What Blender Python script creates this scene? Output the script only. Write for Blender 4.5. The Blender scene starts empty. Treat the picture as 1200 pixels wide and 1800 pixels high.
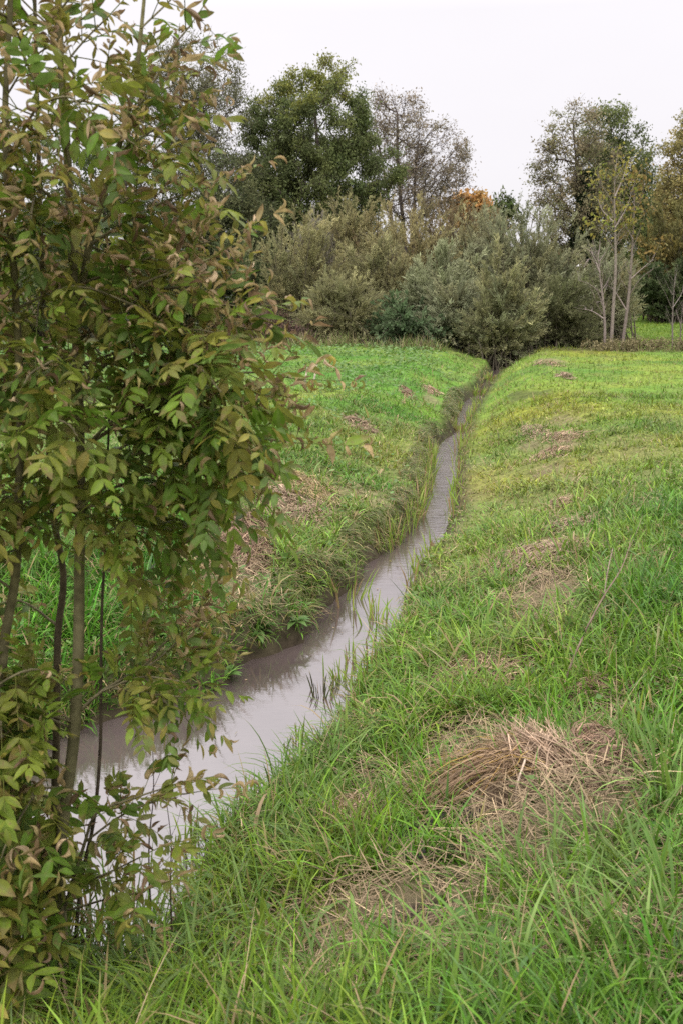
import bpy, math
import numpy as np
from mathutils import Vector

rng = np.random.default_rng(11)
SC = bpy.context.scene
COL = SC.collection
EYE = 1.65
PITCH = math.radians(12.2)
FPX = 1750.0
WZ = -0.55                      # water level

# ------------------------------------------------------------------ basics
cp, sp = math.cos(PITCH), math.sin(PITCH)

def ray(px, py):
    a, b = (px - 600) / FPX, (900 - py) / FPX
    return np.array([a, cp + b * sp, -sp + b * cp])

def on_z(px, py, z=0.0):
    d = ray(px, py); t = (z - EYE) / d[2]
    return np.array([0, 0, EYE]) + d * t

def at_y(px, py, Y):
    d = ray(px, py); t = Y / d[1]
    return np.array([0, 0, EYE]) + d * t

def to_px(p):
    x, y, z = p[0], p[1], p[2] - EYE
    f = y * cp - z * sp; u = y * sp + z * cp
    return 600 + FPX * x / f, 900 - FPX * u / f

_tab = np.random.default_rng(5).random((256, 256))
def vnoise(x, y, s=0):
    x = np.asarray(x, float) + s * 17.3; y = np.asarray(y, float) + s * 9.7
    xi = np.floor(x).astype(int); yi = np.floor(y).astype(int)
    fx = x - xi; fy = y - yi
    fx = fx * fx * (3 - 2 * fx); fy = fy * fy * (3 - 2 * fy)
    a = _tab[xi & 255, yi & 255]; b = _tab[(xi + 1) & 255, yi & 255]
    c = _tab[xi & 255, (yi + 1) & 255]; d = _tab[(xi + 1) & 255, (yi + 1) & 255]
    return (a * (1 - fx) + b * fx) * (1 - fy) + (c * (1 - fx) + d * fx) * fy

def fbm(x, y, s=0, o=4):
    r = 0; w = 0.5
    for k in range(o):
        r = r + w * vnoise(x * 2 ** k, y * 2 ** k, s + k); w *= 0.5
    return r / (1 - 0.5 ** o)

def sm(a, b, v):
    t = np.clip((v - a) / (b - a), 0, 1)
    return t * t * (3 - 2 * t)

def norm(v):
    return v / np.maximum(np.linalg.norm(v, axis=-1, keepdims=True), 1e-9)

def mixc(a, b, t):
    t = np.asarray(t)[..., None]
    return np.asarray(a) * (1 - t) + np.asarray(b) * t

# ------------------------------------------------------------------ meshes
class MB:
    def __init__(s):
        s.v = []; s.f = []; s.c = []; s.n = 0
    def add(s, verts, faces, cols):
        verts = np.asarray(verts, np.float32).reshape(-1, 3)
        cols = np.asarray(cols, np.float32)
        if cols.ndim == 1: cols = np.tile(cols, (len(verts), 1))
        s.v.append(verts); s.f.append(np.asarray(faces, np.int32).reshape(-1, 4) + s.n)
        s.c.append(cols.reshape(-1, 3)); s.n += len(verts)
    def grid(s, V, cols):
        """V (N,S,K,3): N patches of S rows and K columns, cols (N,3) or (N,S,K,3)"""
        N, S, K, _ = V.shape
        cols = np.asarray(cols)
        if cols.ndim == 2: cols = np.broadcast_to(cols[:, None, None, :], (N, S, K, 3))
        i = np.arange(S - 1)[:, None]; j = np.arange(K - 1)[None, :]
        q = np.stack([i * K + j, i * K + j + 1, (i + 1) * K + j + 1, (i + 1) * K + j], -1).reshape(-1, 4)
        f = (np.arange(N) * S * K)[:, None, None] + q[None]
        s.add(V, f, cols)
    def diamonds(s, base, d, side, L, W, cols):
        L = np.asarray(L).reshape(-1, 1); W = np.asarray(W).reshape(-1, 1)
        m = base + d * L * 0.45
        V = np.stack([base, m + side * W * .5, base + d * L, m - side * W * .5], 1)
        f = np.arange(len(base) * 4).reshape(-1, 4)
        s.add(V, f, np.repeat(np.asarray(cols), 4, 0))
    def tubes(s, P, R, cols, sides=5):
        """P (N,M,3) polylines, R (N,M) radii"""
        N, M, _ = P.shape
        T = norm(np.gradient(P, axis=1))
        ref = np.where(np.abs(T[..., 2:3]) > 0.9, np.array([1., 0, 0]), np.array([0, 0, 1.]))
        A = norm(np.cross(T, ref)); B = np.cross(T, A)
        th = np.linspace(0, 2 * np.pi, sides + 1)
        V = P[:, :, None, :] + R[:, :, None, None] * (A[:, :, None, :] * np.cos(th)[None, None, :, None] + B[:, :, None, :] * np.sin(th)[None, None, :, None])
        s.grid(V, cols)
    def build(s, name, mat, parent=None, smooth=False):
        me = bpy.data.meshes.new(name)
        v = np.concatenate(s.v); f = np.concatenate(s.f); c = np.concatenate(s.c)
        me.vertices.add(len(v)); me.vertices.foreach_set("co", v.ravel())
        me.loops.add(f.size); me.loops.foreach_set("vertex_index", f.ravel())
        me.polygons.add(len(f)); me.polygons.foreach_set("loop_start", np.arange(0, f.size, 4, dtype=np.int32))
        if smooth: me.polygons.foreach_set("use_smooth", np.ones(len(f), bool))
        a = me.attributes.new("col", 'FLOAT_COLOR', 'POINT')
        a.data.foreach_set("color", np.concatenate([np.clip(c, 0, 1), np.ones((len(c), 1), np.float32)], 1).astype(np.float32).ravel())
        me.update(calc_edges=True)
        me.materials.append(mat)
        o = bpy.data.objects.new(name, me); COL.objects.link(o)
        if parent: o.parent = parent
        return o

def pick(pal, n):
    pal = np.asarray(pal, float); i = rng.integers(0, len(pal), n); j = rng.integers(0, len(pal), n); t = rng.random(n)[:, None] * .5
    return pal[i] * (1 - t) + pal[j] * t

def tag(o, label=None, cat=None, group=None, kind=None):
    if label: o["label"] = label
    if cat: o["category"] = cat
    if group: o["group"] = group
    if kind: o["kind"] = kind
    return o

def thing(name, label, cat, loc, group=None):
    o = bpy.data.objects.new(name, None); COL.objects.link(o)
    o.location = Vector([float(q) for q in loc]); o.empty_display_size = .2
    return tag(o, label, cat, group)

def offset(mb, loc):
    mb.v = [q - np.asarray(loc, np.float32) for q in mb.v]

# ------------------------------------------------------------------ materials
def leaf_mat(name, transl=.3, rough=.5, spec=.3, mottled=0.0, scale=60):
    m = bpy.data.materials.new(name); m.use_nodes = True
    nt = m.node_tree; nt.nodes.clear()
    out = nt.nodes.new('ShaderNodeOutputMaterial')
    at = nt.nodes.new('ShaderNodeAttribute'); at.attribute_name = 'col'
    src = at.outputs['Color']
    if mottled:
        tc = nt.nodes.new('ShaderNodeTexCoord')
        nz = nt.nodes.new('ShaderNodeTexNoise'); nz.inputs['Scale'].default_value = scale; nz.inputs['Detail'].default_value = 4
        nt.links.new(tc.outputs['Object'], nz.inputs['Vector'])
        mr = nt.nodes.new('ShaderNodeMapRange'); mr.inputs[1].default_value = .3; mr.inputs[2].default_value = .7
        mr.inputs[3].default_value = 1 - mottled; mr.inputs[4].default_value = 1 + mottled
        nt.links.new(nz.outputs['Fac'], mr.inputs[0])
        mx = nt.nodes.new('ShaderNodeVectorMath'); mx.operation = 'SCALE'
        nt.links.new(src, mx.inputs[0]); nt.links.new(mr.outputs[0], mx.inputs['Scale'])
        src = mx.outputs[0]
    b = nt.nodes.new('ShaderNodeBsdfPrincipled')
    b.inputs['Roughness'].default_value = rough; b.inputs['Specular IOR Level'].default_value = spec
    nt.links.new(src, b.inputs['Base Color'])
    if transl > 0:
        t = nt.nodes.new('ShaderNodeBsdfTranslucent'); nt.links.new(src, t.inputs['Color'])
        mix = nt.nodes.new('ShaderNodeMixShader'); mix.inputs[0].default_value = transl
        nt.links.new(b.outputs[0], mix.inputs[1]); nt.links.new(t.outputs[0], mix.inputs[2])
        nt.links.new(mix.outputs[0], out.inputs[0])
    else:
        nt.links.new(b.outputs[0], out.inputs[0])
    return m

M_GRASS = leaf_mat('grass_blade', .32, .45, .2)
M_STRAW = leaf_mat('dry_straw', .15, .7, .2)
M_LEAF = leaf_mat('ash_leaf', .42, .5, .2, .2, 45)
def blotch(m):
    nt = m.node_tree
    p = [n for n in nt.nodes if n.type == 'BSDF_PRINCIPLED'][0]; t = [n for n in nt.nodes if n.type == 'BSDF_TRANSLUCENT'][0]
    src = p.inputs['Base Color'].links[0].from_socket
    tc = nt.nodes.new('ShaderNodeTexCoord'); nz = nt.nodes.new('ShaderNodeTexNoise'); nz.inputs['Scale'].default_value = 38; nz.inputs['Detail'].default_value = 5; nz.inputs['Roughness'].default_value = .65
    nt.links.new(tc.outputs['Object'], nz.inputs['Vector'])
    mr = nt.nodes.new('ShaderNodeMapRange'); mr.inputs[1].default_value = .57; mr.inputs[2].default_value = .66; mr.inputs[3].default_value = 0; mr.inputs[4].default_value = .6
    nt.links.new(nz.outputs['Fac'], mr.inputs[0])
    mx = nt.nodes.new('ShaderNodeMix'); mx.data_type = 'RGBA'; nt.links.new(mr.outputs[0], mx.inputs[0]); nt.links.new(src, mx.inputs[6]); mx.inputs[7].default_value = (.20, .125, .06, 1)
    nt.links.new(mx.outputs[2], p.inputs['Base Color']); nt.links.new(mx.outputs[2], t.inputs['Color'])
blotch(M_LEAF)
M_FAR = leaf_mat('tree_leaf', .38, .65, .1)
M_BARK = leaf_mat('bark', 0, .85, .15, .35, 30)
M_MUD = leaf_mat('wet_mud', 0, .7, .2, .4, 40)
M_PAINT = leaf_mat('weathered_paint', 0, .6, .3, .1, 8)

def ground_mat():
    m = leaf_mat('meadow_soil', 0, .9, .1, .35, 9)
    nt = m.node_tree
    b = [n for n in nt.nodes if n.type == 'BSDF_PRINCIPLED'][0]
    nz = nt.nodes.new('ShaderNodeTexNoise'); nz.inputs['Scale'].default_value = 25; nz.inputs['Detail'].default_value = 5
    tc = nt.nodes.new('ShaderNodeTexCoord'); nt.links.new(tc.outputs['Object'], nz.inputs['Vector'])
    bp = nt.nodes.new('ShaderNodeBump'); bp.inputs['Strength'].default_value = .6; bp.inputs['Distance'].default_value = .03
    nt.links.new(nz.outputs['Fac'], bp.inputs['Height']); nt.links.new(bp.outputs[0], b.inputs['Normal'])
    return m
M_GROUND = ground_mat()

def water_mat():
    m = bpy.data.materials.new('murky_water'); m.use_nodes = True
    nt = m.node_tree; b = nt.nodes['Principled BSDF']
    b.inputs['Roughness'].default_value = .03; b.inputs['IOR'].default_value = 2.75
    tc = nt.nodes.new('ShaderNodeTexCoord')
    n0 = nt.nodes.new('ShaderNodeTexNoise'); n0.inputs['Scale'].default_value = 1.3; n0.inputs['Detail'].default_value = 4
    nt.links.new(tc.outputs['Object'], n0.inputs['Vector'])
    cr = nt.nodes.new('ShaderNodeValToRGB')
    cr.color_ramp.elements[0].color = (.058, .043, .039, 1); cr.color_ramp.elements[1].color = (.095, .074, .068, 1)
    cr.color_ramp.elements[0].position = .3; cr.color_ramp.elements[1].position = .7
    nt.links.new(n0.outputs['Fac'], cr.inputs[0]); nt.links.new(cr.outputs[0], b.inputs['Base Color'])
    # ripples get stronger where the stream is narrow and quick
    sx = nt.nodes.new('ShaderNodeSeparateXYZ'); nt.links.new(tc.outputs['Object'], sx.inputs[0])
    mr = nt.nodes.new('ShaderNodeMapRange'); mr.inputs[1].default_value = 7; mr.inputs[2].default_value = 14
    mr.inputs[3].default_value = .03; mr.inputs[4].default_value = .5
    nt.links.new(sx.outputs['Y'], mr.inputs[0])
    mp = nt.nodes.new('ShaderNodeMapping'); mp.inputs['Scale'].default_value = (7, 17, 1)
    nt.links.new(tc.outputs['Object'], mp.inputs[0])
    n1 = nt.nodes.new('ShaderNodeTexNoise'); n1.inputs['Scale'].default_value = 1.0; n1.inputs['Detail'].default_value = 5; n1.inputs['Roughness'].default_value = .62
    n1.inputs['Distortion'].default_value = .35
    nt.links.new(mp.outputs[0], n1.inputs['Vector'])
    bp = nt.nodes.new('ShaderNodeBump'); bp.inputs['Distance'].default_value = .018
    nt.links.new(mr.outputs[0], bp.inputs['Strength']); nt.links.new(n1.outputs['Fac'], bp.inputs['Height'])
    nt.links.new(bp.outputs[0], b.inputs['Normal'])
    return m

# ------------------------------------------------------------------ stream course
L_PX = [(-900, 1560), (-500, 1490), (-100, 1390), (60, 1322), (190, 1268), (300, 1246), (385, 1222), (420, 1190), (435, 1165), (480, 1152), (540, 1130), (556, 1085),
        (585, 1055), (630, 1030), (645, 990), (690, 965), (715, 945), (735, 910), (752, 860), (760, 805), (772, 780), (797, 762), (806, 722), (815, 706), (842, 690), (850, 672), (864, 655), (870, 640), (873, 628)]
R_PX = [(-900, 1850), (-400, 1795), (-150, 1752), (0, 1718), (120, 1682), (225, 1645), (285, 1565), (308, 1500), (340, 1452), (405, 1398), (470, 1350), (525, 1308), (570, 1240), (592, 1195), (640, 1132), (672, 1085), (704, 1045),
        (726, 990), (768, 945), (788, 890), (796, 830), (800, 790), (814, 765), (822, 735), (840, 708), (850, 690), (862, 672), (876, 655), (885, 640), (888, 628)]
Lw = np.array([on_z(*p, WZ)[:2] for p in L_PX] + [[7.2, 48], [9, 62]])
Rw = np.array([on_z(*p, WZ)[:2] for p in R_PX] + [[8.2, 48], [10, 62]])
def _push(P, amt):
    T = norm(np.gradient(P, axis=0)); return P + np.stack([-T[:, 1], T[:, 0]], -1) * np.asarray(amt)[:, None]
Lw = _push(Lw, np.where(Lw[:, 1] > 7, .0, .02)); Rw = _push(Rw, -np.where(Rw[:, 1] > 7, np.where(Rw[:, 1] > 13, .02, .05), np.where(Rw[:, 0] < -.95, .0, .12)))
POLY = np.concatenate([Lw, Rw[::-1]])

def seg_dist(x, y, pts):
    best = np.full(x.shape, 1e9)
    for a, b in zip(pts[:-1], pts[1:]):
        d = b - a; t = np.clip(((x - a[0]) * d[0] + (y - a[1]) * d[1]) / (d @ d), 0, 1)
        q = (x - a[0] - t * d[0]) ** 2 + (y - a[1] - t * d[1]) ** 2
        np.minimum(best, q, out=best)
    return np.sqrt(best)

def inside(x, y, poly):
    r = np.zeros(x.shape, bool)
    for a, b in zip(poly, np.roll(poly, -1, 0)):
        c = (a[1] > y) != (b[1] > y)
        with np.errstate(divide='ignore', invalid='ignore'):
            xx = (b[0] - a[0]) * (y - a[1]) / (b[1] - a[1]) + a[0]
        r ^= c & (x < xx)
    return r

def stream_info(x, y):
    dl = seg_dist(x, y, Lw); dr = seg_dist(x, y, Rw); ins = inside(x, y, POLY)
    return dl, dr, ins

def height(x, y, info=None):
    x = np.asarray(x, float); y = np.asarray(y, float)
    dl, dr, ins = info if info is not None else stream_info(x, y)
    n = fbm(x * 1.1, y * 1.1, 1) - .5; n2 = fbm(x * 5, y * 5, 3, 3) - .5
    jl = np.maximum(0, dl * (1 + .8 * n2) + .22 * (fbm(x * 2.1, y * 2.1, 4, 3) - .5))
    hl = WZ + .02 + .26 * sm(0, .20, jl) + .35 * sm(.1, 1.7, dl) + .10 * sm(1.5, 5, dl) + .20 * (fbm(x * 2.4, y * 2.4, 6, 3) - .5) * sm(.08, .4, dl) * (1 - sm(1.6, 3.2, dl))
    dr0 = dr; dr = dr * (1 + .9 * sm(11, 24, y))
    hr = WZ + .015 + .05 * sm(0, .1, dr) + .24 * sm(.12, 1.3, dr) + .285 * sm(.7, 2.5, dr) - .04 * sm(2.5, 5, dr) + .10 * (fbm(x * 2.4, y * 2.4, 16, 3) - .5) * sm(.3, 1.0, dr) * (1 - sm(3, 5, dr))
    dr = dr0
    out = np.where(dl < dr, hl, hr) + (.10 * n + .05 * n2) * sm(.05, .8, np.minimum(dl, dr))
    h = np.where(ins, WZ - .02 - .16 * sm(0, .12, np.minimum(dl, dr)), out)
    far = sm(30, 62, y) * np.where(x > 6, .55, .2) + sm(62, 160, y) * 1.2
    return h + far * np.where(ins, 0, 1)

def gz(x, y):
    return float(height(np.array([x]), np.array([y]))[0])

def ground_px(px, py):
    p = on_z(px, py, 0.0)
    for _ in range(12):
        p = on_z(px, py, .5 * p[2] + .5 * gz(p[0], p[1]))
    p[2] = gz(p[0], p[1]); return p

# bare / dry patches: px, py, rx, ry in pixels, amount
DRY = [(745, 1535, 95, 28, .75), (900, 1430, 150, 40, .45), (650, 1510, 80, 30, .4), (1075, 1420, 60, 25, .6), (960, 1030, 90, 24, .8), (830, 1235, 95, 28, .8), (420, 990, 60, 22, .7), (930, 1330, 190, 95, 1), (1060, 1350, 70, 70, 1), (660, 1455, 120, 50, 1), (740, 1490, 110, 38, 1), (830, 1190, 95, 28, .9), (960, 990, 100, 28, 1),
       (420, 950, 75, 32, 1), (500, 890, 70, 20, .8), (530, 860, 90, 20, .6), (1060, 1220, 80, 18, .8), (990, 930, 60, 12, .7), (985, 885, 35, 12, .7), (965, 798, 40, 7, .8), (985, 768, 35, 9, .8),
       (930, 755, 22, 8, .8), (990, 735, 28, 8, .6), (960, 640, 35, 6, .9), (990, 662, 14, 4, .9), (630, 745, 35, 9, .8), (715, 690, 14, 6, .9), (757, 687, 16, 6, .8), (1010, 820, 25, 6, .5),
       (910, 1125, 40, 15, .8), (690, 1270, 70, 24, .7), (770, 1250, 60, 20, .7), (650, 1230, 60, 30, .6), (640, 1520, 80, 50, .7), (350, 980, 60, 18, .7), (880, 1250, 60, 25, .5), (620, 840, 80, 14, .5),
       (560, 1600, 120, 40, .4), (800, 1620, 120, 35, .45), (1000, 1600, 140, 30, .3), (780, 800, 10, 20, .3), (780, 1100, 45, 20, .5)]
MUDS = [(738, 1490, 82, 32), (928, 690, 40, 7), (955, 697, 12, 5), (905, 683, 16, 4), (815, 1170, 25, 10), (800, 1440, 40, 14)]
def _ell(lst):
    out = []
    for q in lst:
        c = on_z(q[0], q[1], -.05); r1 = on_z(q[0] + q[2], q[1], -.05)[0] - c[0]
        r2 = (on_z(q[0], q[1] - q[3], -.05)[1] - on_z(q[0], q[1] + q[3], -.05)[1]) / 2
        out.append((c[0], c[1], r1, r2, q[4] if len(q) > 4 else 1))
    return out
DRYW, MUDW = _ell(DRY), _ell(MUDS)
def patch(x, y, lst):
    r = np.zeros(np.shape(x))
    nz = (fbm(x * 4, y * 4, 21, 3) - .5) * 1.6
    for cx, cy, rx, ry, a in lst:
        d = np.sqrt(((x - cx) / rx) ** 2 + ((y - cy) / ry) ** 2) + nz * .5
        r = np.maximum(r, a * (1 - sm(.55, 1.15, d)))
    return r

def grass_base_col(x, y, side_left):
    """albedo of the sward at a place"""
    n = fbm(x * .9, y * .9, 31); n2 = fbm(x * .25, y * .25, 37)
    near = 1 - sm(5, 11, y)
    right = mixc((.138, .240, .032), (.188, .260, .038), sm(.35, .65, n))
    left = mixc((.105, .228, .028), (.165, .252, .042), sm(.35, .65, n))
    c = np.where(side_left[..., None], left, right)
    c = mixc(c, mixc((.085, .215, .016), (.140, .252, .024), sm(.35, .65, n)), near * .85)
    c = mixc(c, c * np.array([1.2, .96, .9]), sm(.45, .65, n2))
    n3 = fbm(x * .45, y * .45, 39, 4); n4 = fbm(x * 2.2, y * 1.1, 43, 3)
    c = mixc(c, c * np.array([.72, .84, .9]), sm(.50, .66, n3) * .9)
    return mixc(c, np.array([.20, .19, .075]), sm(.56, .72, n4) * .25)

# ------------------------------------------------------------------ ground + water
def build_ground():
    def line(parts):
        return np.unique(np.concatenate([np.linspace(*q) for q in parts]).round(4))
    xs = line([(-400, -60, 24), (-60, -12, 33), (-12, -4, 41), (-4, 6, 160), (6, 16, 60), (16, 70, 40), (70, 400, 24)])
    ys = line([(-60, -4, 15), (-4, 1, 26), (1, 12, 176), (12, 34, 170), (34, 70, 60), (70, 500, 40)])
    X, Y = np.meshgrid(xs, ys)
    info = stream_info(X, Y); dl, dr, ins = info
    Z = height(X, Y, info)
    left = dl < dr
    c = grass_base_col(X, Y, left) * .75
    thatch = mixc((.10, .085, .045), (.17, .135, .08), fbm(X * 6, Y * 6, 41, 3))
    c = mixc(c, thatch, np.clip(.55 * (1 - sm(9, 16, Y)), 0, 1))
    c = mixc(c, thatch * 1.15, patch(X, Y, DRYW) * .9)
    c = mixc(c, (.035, .026, .020), np.clip(patch(X, Y, MUDW) * np.where(Y > 8, .6, 1.0), 0, 1))
    bank = 1 - sm(.03, .28, np.minimum(dl, dr))
    c = mixc(c, (.045, .033, .022), np.where(ins, 1, bank * .9))
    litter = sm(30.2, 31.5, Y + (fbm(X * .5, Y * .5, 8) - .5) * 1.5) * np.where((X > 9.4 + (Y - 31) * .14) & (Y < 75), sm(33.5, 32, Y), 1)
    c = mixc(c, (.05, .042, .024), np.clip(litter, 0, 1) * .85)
    V = np.stack([X, Y, Z], -1)[None]
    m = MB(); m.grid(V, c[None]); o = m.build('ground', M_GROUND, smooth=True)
    tag(o, kind='structure')
    w = MB()
    n = len(POLY)
    # water sheet: strips between both banks, widened under the banks
    K = 60
    def resample(P):
        s = np.concatenate([[0], np.cumsum(np.linalg.norm(np.diff(P, axis=0), axis=1))]); s /= s[-1]
        u = np.linspace(0, 1, K); return np.stack([np.interp(u, s, P[:, 0]), np.interp(u, s, P[:, 1])], -1)
    x0, x1, y0, y1 = -9, 12, 1.0, 64
    xs = np.linspace(x0, x1, 30); ys = np.linspace(y0, y1, 90)
    # keep it as one strip that follows the stream
    Ls, Rs = [], []
    for yy in np.linspace(0, 1, K):
        pass
    a, b = resample(Lw), resample(Rw)
    # nearest matching of both banks keeps strips from crossing
    mid = (a + b) / 2; dirv = norm(b - a)
    a2 = a - dirv * .25; b2 = b + dirv * .25
    V = np.stack([np.stack([a2[:, 0], a2[:, 1], np.full(K, WZ)], -1), np.stack([b2[:, 0], b2[:, 1], np.full(K, WZ)], -1)], 1)[None]
    w.grid(V, np.array([[.1, .08, .07]]))
    tag(w.build('water', water_mat()), kind='structure')
build_ground()

# ------------------------------------------------------------------ grass
def blades(mb, x, y, z, h, w, az, lean, curl, col, S=4, tipdry=None):
    """arching blades; lean: start tilt from vertical, curl: extra bend to the tip"""
    N = len(x); s = np.linspace(0, 1, S)
    ang = lean[:, None] + curl[:, None] * s[None] ** 1.3
    ds = np.diff(s, prepend=0)[None] * h[:, None]
    r = np.cumsum(np.sin(ang) * ds, 1); u = np.cumsum(np.cos(ang) * ds, 1)
    C = np.stack([x[:, None] + np.cos(az)[:, None] * r, y[:, None] + np.sin(az)[:, None] * r, z[:, None] + u], -1)
    tw = az + np.pi / 2 + rng.normal(0, .5, N)
    side = np.stack([np.cos(tw), np.sin(tw), np.zeros(N)], -1)
    prof = np.interp(s, [0, .35, .75, 1], [.75, 1, .75, .06])
    off = side[:, None] * (w[:, None] * .5 * prof[None])[..., None]
    V = np.stack([C - off, C + off], 2)
    cc = np.broadcast_to(col[:, None, None, :], (N, S, 2, 3)).copy()
    cc[:, 0] = cc[:, 0] * .75 + np.array([.13, .12, .05]) * .25
    if tipdry is not None:
        cc[tipdry, -1] = np.array([.3, .23, .11])
    mb.grid(V, cc)

def scatter(n, y0, y1, p=1.0):
    """n points in the wedge in view (with a margin), y density falling as y**-p per area"""
    out = []
    yy = np.linspace(y0, y1, 400); wdt = (2 * (.40 * yy + 1.3)) * yy ** -p
    cdf = np.cumsum(wdt); cdf /= cdf[-1]
    y = np.interp(rng.random(n), cdf, yy) + rng.normal(0, .01, n)
    x = (rng.random(n) * 2 - 1) * (.40 * y + 1.3)
    return x, y

def sward():
    mb = MB(); straw = MB()
    # --- three bands, tufted
    for (n, y0, y1, S, wid, pw) in [(110000, 1.25, 4.6, 6, .0062, .3), (140000, 4.4, 9, 5, .0074, 1.0), (170000, 8.8, 17, 3, .0095, 1.0), (230000, 16.5, 32.5, 2, .017, 1.0)]:
        nt = n // 14
        tx, ty = scatter(nt, y0, y1, pw)
        k = rng.integers(0, nt, n)
        spread = np.where(rng.random(n) < .6, .035, .11) * (1 + y0 / 14)
        x = tx[k] + rng.normal(0, 1, n) * spread; y = ty[k] + rng.normal(0, 1, n) * spread
        taz = rng.random(nt) * 2 * np.pi; th = rng.lognormal(0, .28, nt); tc = rng.normal(0, 1, nt)
        info = stream_info(x, y); dl, dr, ins = info; left = dl < dr; d = np.minimum(dl, dr)
        z = height(x, y, info)
        dry = patch(x, y, DRYW); mud = patch(x, y, MUDW)
        dens = (1 - .93 * dry) * (1 - .97 * mud) * np.where(ins, 0, 1) * (.35 + .75 * sm(.36, .52, fbm(x * 1.9, y * 1.9, 51, 3)))
        dens *= sm(.0, .05, d) * np.where(left, 1, 1)
        tuft = sm(.40, .68, fbm(x * 1.3, y * 1.3, 55, 3))
        nearbank = 1 - sm(.6, 2.2, d)
        lawn = sm(6.0, 9.5, y)
        keep = rng.random(n) < np.clip(dens, 0, 1)
        hh = (.125 * (1 - lawn) + .07 * lawn) * (1 + .8 * tuft * (1 - .5 * lawn)) + .05 * nearbank * np.where(left, 1, .8)
        hh = hh * np.where(d < .6, .55 + .45 * sm(.05, .6, d), 1) * np.where((d < .35) & (y > 8), .75, 1)
        hh = hh * (1 - .14 * sm(3, 4.5, y)) * th[k] * rng.lognormal(0, .3, n)
        hh = np.minimum(hh, .34) * (1 - .5 * dry)
        az = np.where(rng.random(n) < .6, taz[k] + rng.normal(0, .6, n), rng.random(n) * 2 * np.pi)
        lean = np.abs(rng.normal(.32, .3, n)) + .12 * nearbank
        curl = np.abs(rng.normal(1.0, .65, n)) + .35 * tuft
        base = grass_base_col(x, y, left)
        jit = .95 * rng.lognormal(0, .30, n)[:, None] * (1 + .12 * tc[k])[:, None]
        c = base * jit * np.stack([1 + rng.normal(0, .10, n), np.ones(n), 1 + rng.normal(0, .15, n)], -1)
        yel = rng.random(n) < (.03 + .09 * nearbank + .2 * dry)
        c[yel] = mixc((.26, .23, .07), (.33, .24, .13), rng.random(yel.sum()))
        glau = (rng.random(n) < .10) & (y < 12)
        c[glau] = c[glau] * .7 + np.array([.09, .135, .07]) * .55
        w = wid * rng.lognormal(0, .35, n) * (1 + y / 40)
        i = keep
        blades(mb, x[i], y[i], z[i] - .012, hh[i], w[i], az[i], lean[i], curl[i], c[i], S, (rng.random(i.sum()) < .06))
    tag(mb.build('meadow_grass', M_GRASS), 'long and mown green grass covering the meadow and the stream banks', 'grass', kind='stuff')
    # --- flat dead thatch lying between the blades
    n = 190000
    x, y = scatter(n, 1.3, 17, 1.1)
    info = stream_info(x, y); dl, dr, ins = info; d = np.minimum(dl, dr)
    dry = patch(x, y, DRYW); mud = patch(x, y, MUDW)
    th = fbm(x * 2.1, y * 2.1, 61, 3)
    pk = (.45 * sm(.40, .58, th) + .12) * (1 - .75 * sm(6, 10, y)) + .8 * dry
    i = (rng.random(n) < pk) & ~ins & (d > .05) & (rng.random(n) > mud * .97)
    x, y, d = x[i], y[i], d[i]; n = len(x); z = height(x, y)
    L = rng.uniform(.05, .19, n) * (1 - .4 * sm(5, 10, y)); az = rng.random(n) * 2 * np.pi
    lf = rng.uniform(.0, .05, n) + .04 * dry[i]
    c = mixc((.21, .155, .09), (.35, .26, .155), rng.random(n)) * rng.lognormal(-.1, .35, n)[:, None]
    blades(straw, x, y, z + lf, L, rng.uniform(.0022, .0045, n) * (1 + y / 12), az, rng.uniform(1.05, 1.6, n), rng.uniform(-.3, .6, n), c, 4)
    k = 420; x, y = scatter(k, 1.6, 9, .8); info = stream_info(x, y); q = ~info[2]; x, y = x[q], y[q]; k = len(x)
    blades(straw, x, y, height(x, y), rng.uniform(.2, .42, k), rng.uniform(.0025, .0045, k), rng.random(k) * 6.28, rng.uniform(.1, .7, k), rng.uniform(0, .8, k), mixc((.28, .22, .11), (.40, .31, .18), rng.random(k)), 6)
    tag(straw.build('dead_thatch', M_STRAW), 'pale dead grass lying flat between the green blades', 'dead grass', kind='stuff')
sward()

def coarse_tufts():
    """broad, arching coarse blades that stand out in the foreground and on the right bank"""
    mb = MB()
    spots = [(560, 1380, 1.1, 70), (520, 1440, 1, 60), (600, 1340, .9, 50), (880, 1770, 1.2, 60), (1010, 1700, 1.2, 50), (1140, 1730, 1.1, 60), (1130, 1330, 1, 60), (1170, 1400, 1, 60), (1100, 1160, .9, 60), (1180, 1180, .9, 60),
             (850, 1080, .8, 70), (760, 1090, .8, 60), (900, 1040, .8, 60), (280, 1690, 1.2, 60), (130, 1730, 1.1, 60), (420, 1660, 1.1, 60), (1050, 1500, 1, 60), (700, 1700, .8, 40), (1120, 1560, 1.1, 60), (960, 1560, 1, 50),
             (450, 1500, 1, 70), (700, 1000, .7, 60), (760, 1180, .9, 50), (1000, 1090, .8, 60), (40, 1760, 1.2, 60), (350, 1770, 1.1, 60), (600, 1750, 1.1, 60), (250, 1780, 1.1, 60), (1190, 1650, 1.2, 60)]
    for px, py, s, n in spots:
        p = ground_px(px, py)
        x = p[0] + rng.normal(0, .07, n); y = p[1] + rng.normal(0, .07, n)
        az = np.arctan2(y - p[1], x - p[0]) + rng.normal(0, .5, n)
        c = mixc((.085, .175, .024), (.16, .235, .06), rng.random(n)) * rng.lognormal(0, .2, n)[:, None]
        blades(mb, x, y, height(x, y) - .01, rng.uniform(.15, .36, n) * s, rng.uniform(.006, .0105, n), az, np.abs(rng.normal(.35, .25, n)), rng.uniform(.7, 2.0, n), c, 7, rng.random(n) < .12)
    tag(mb.build('coarse_grass', M_GRASS, smooth=True), 'broad arching blades of coarse grass rising above the sward', 'coarse grass', kind='stuff')
coarse_tufts()

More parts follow.
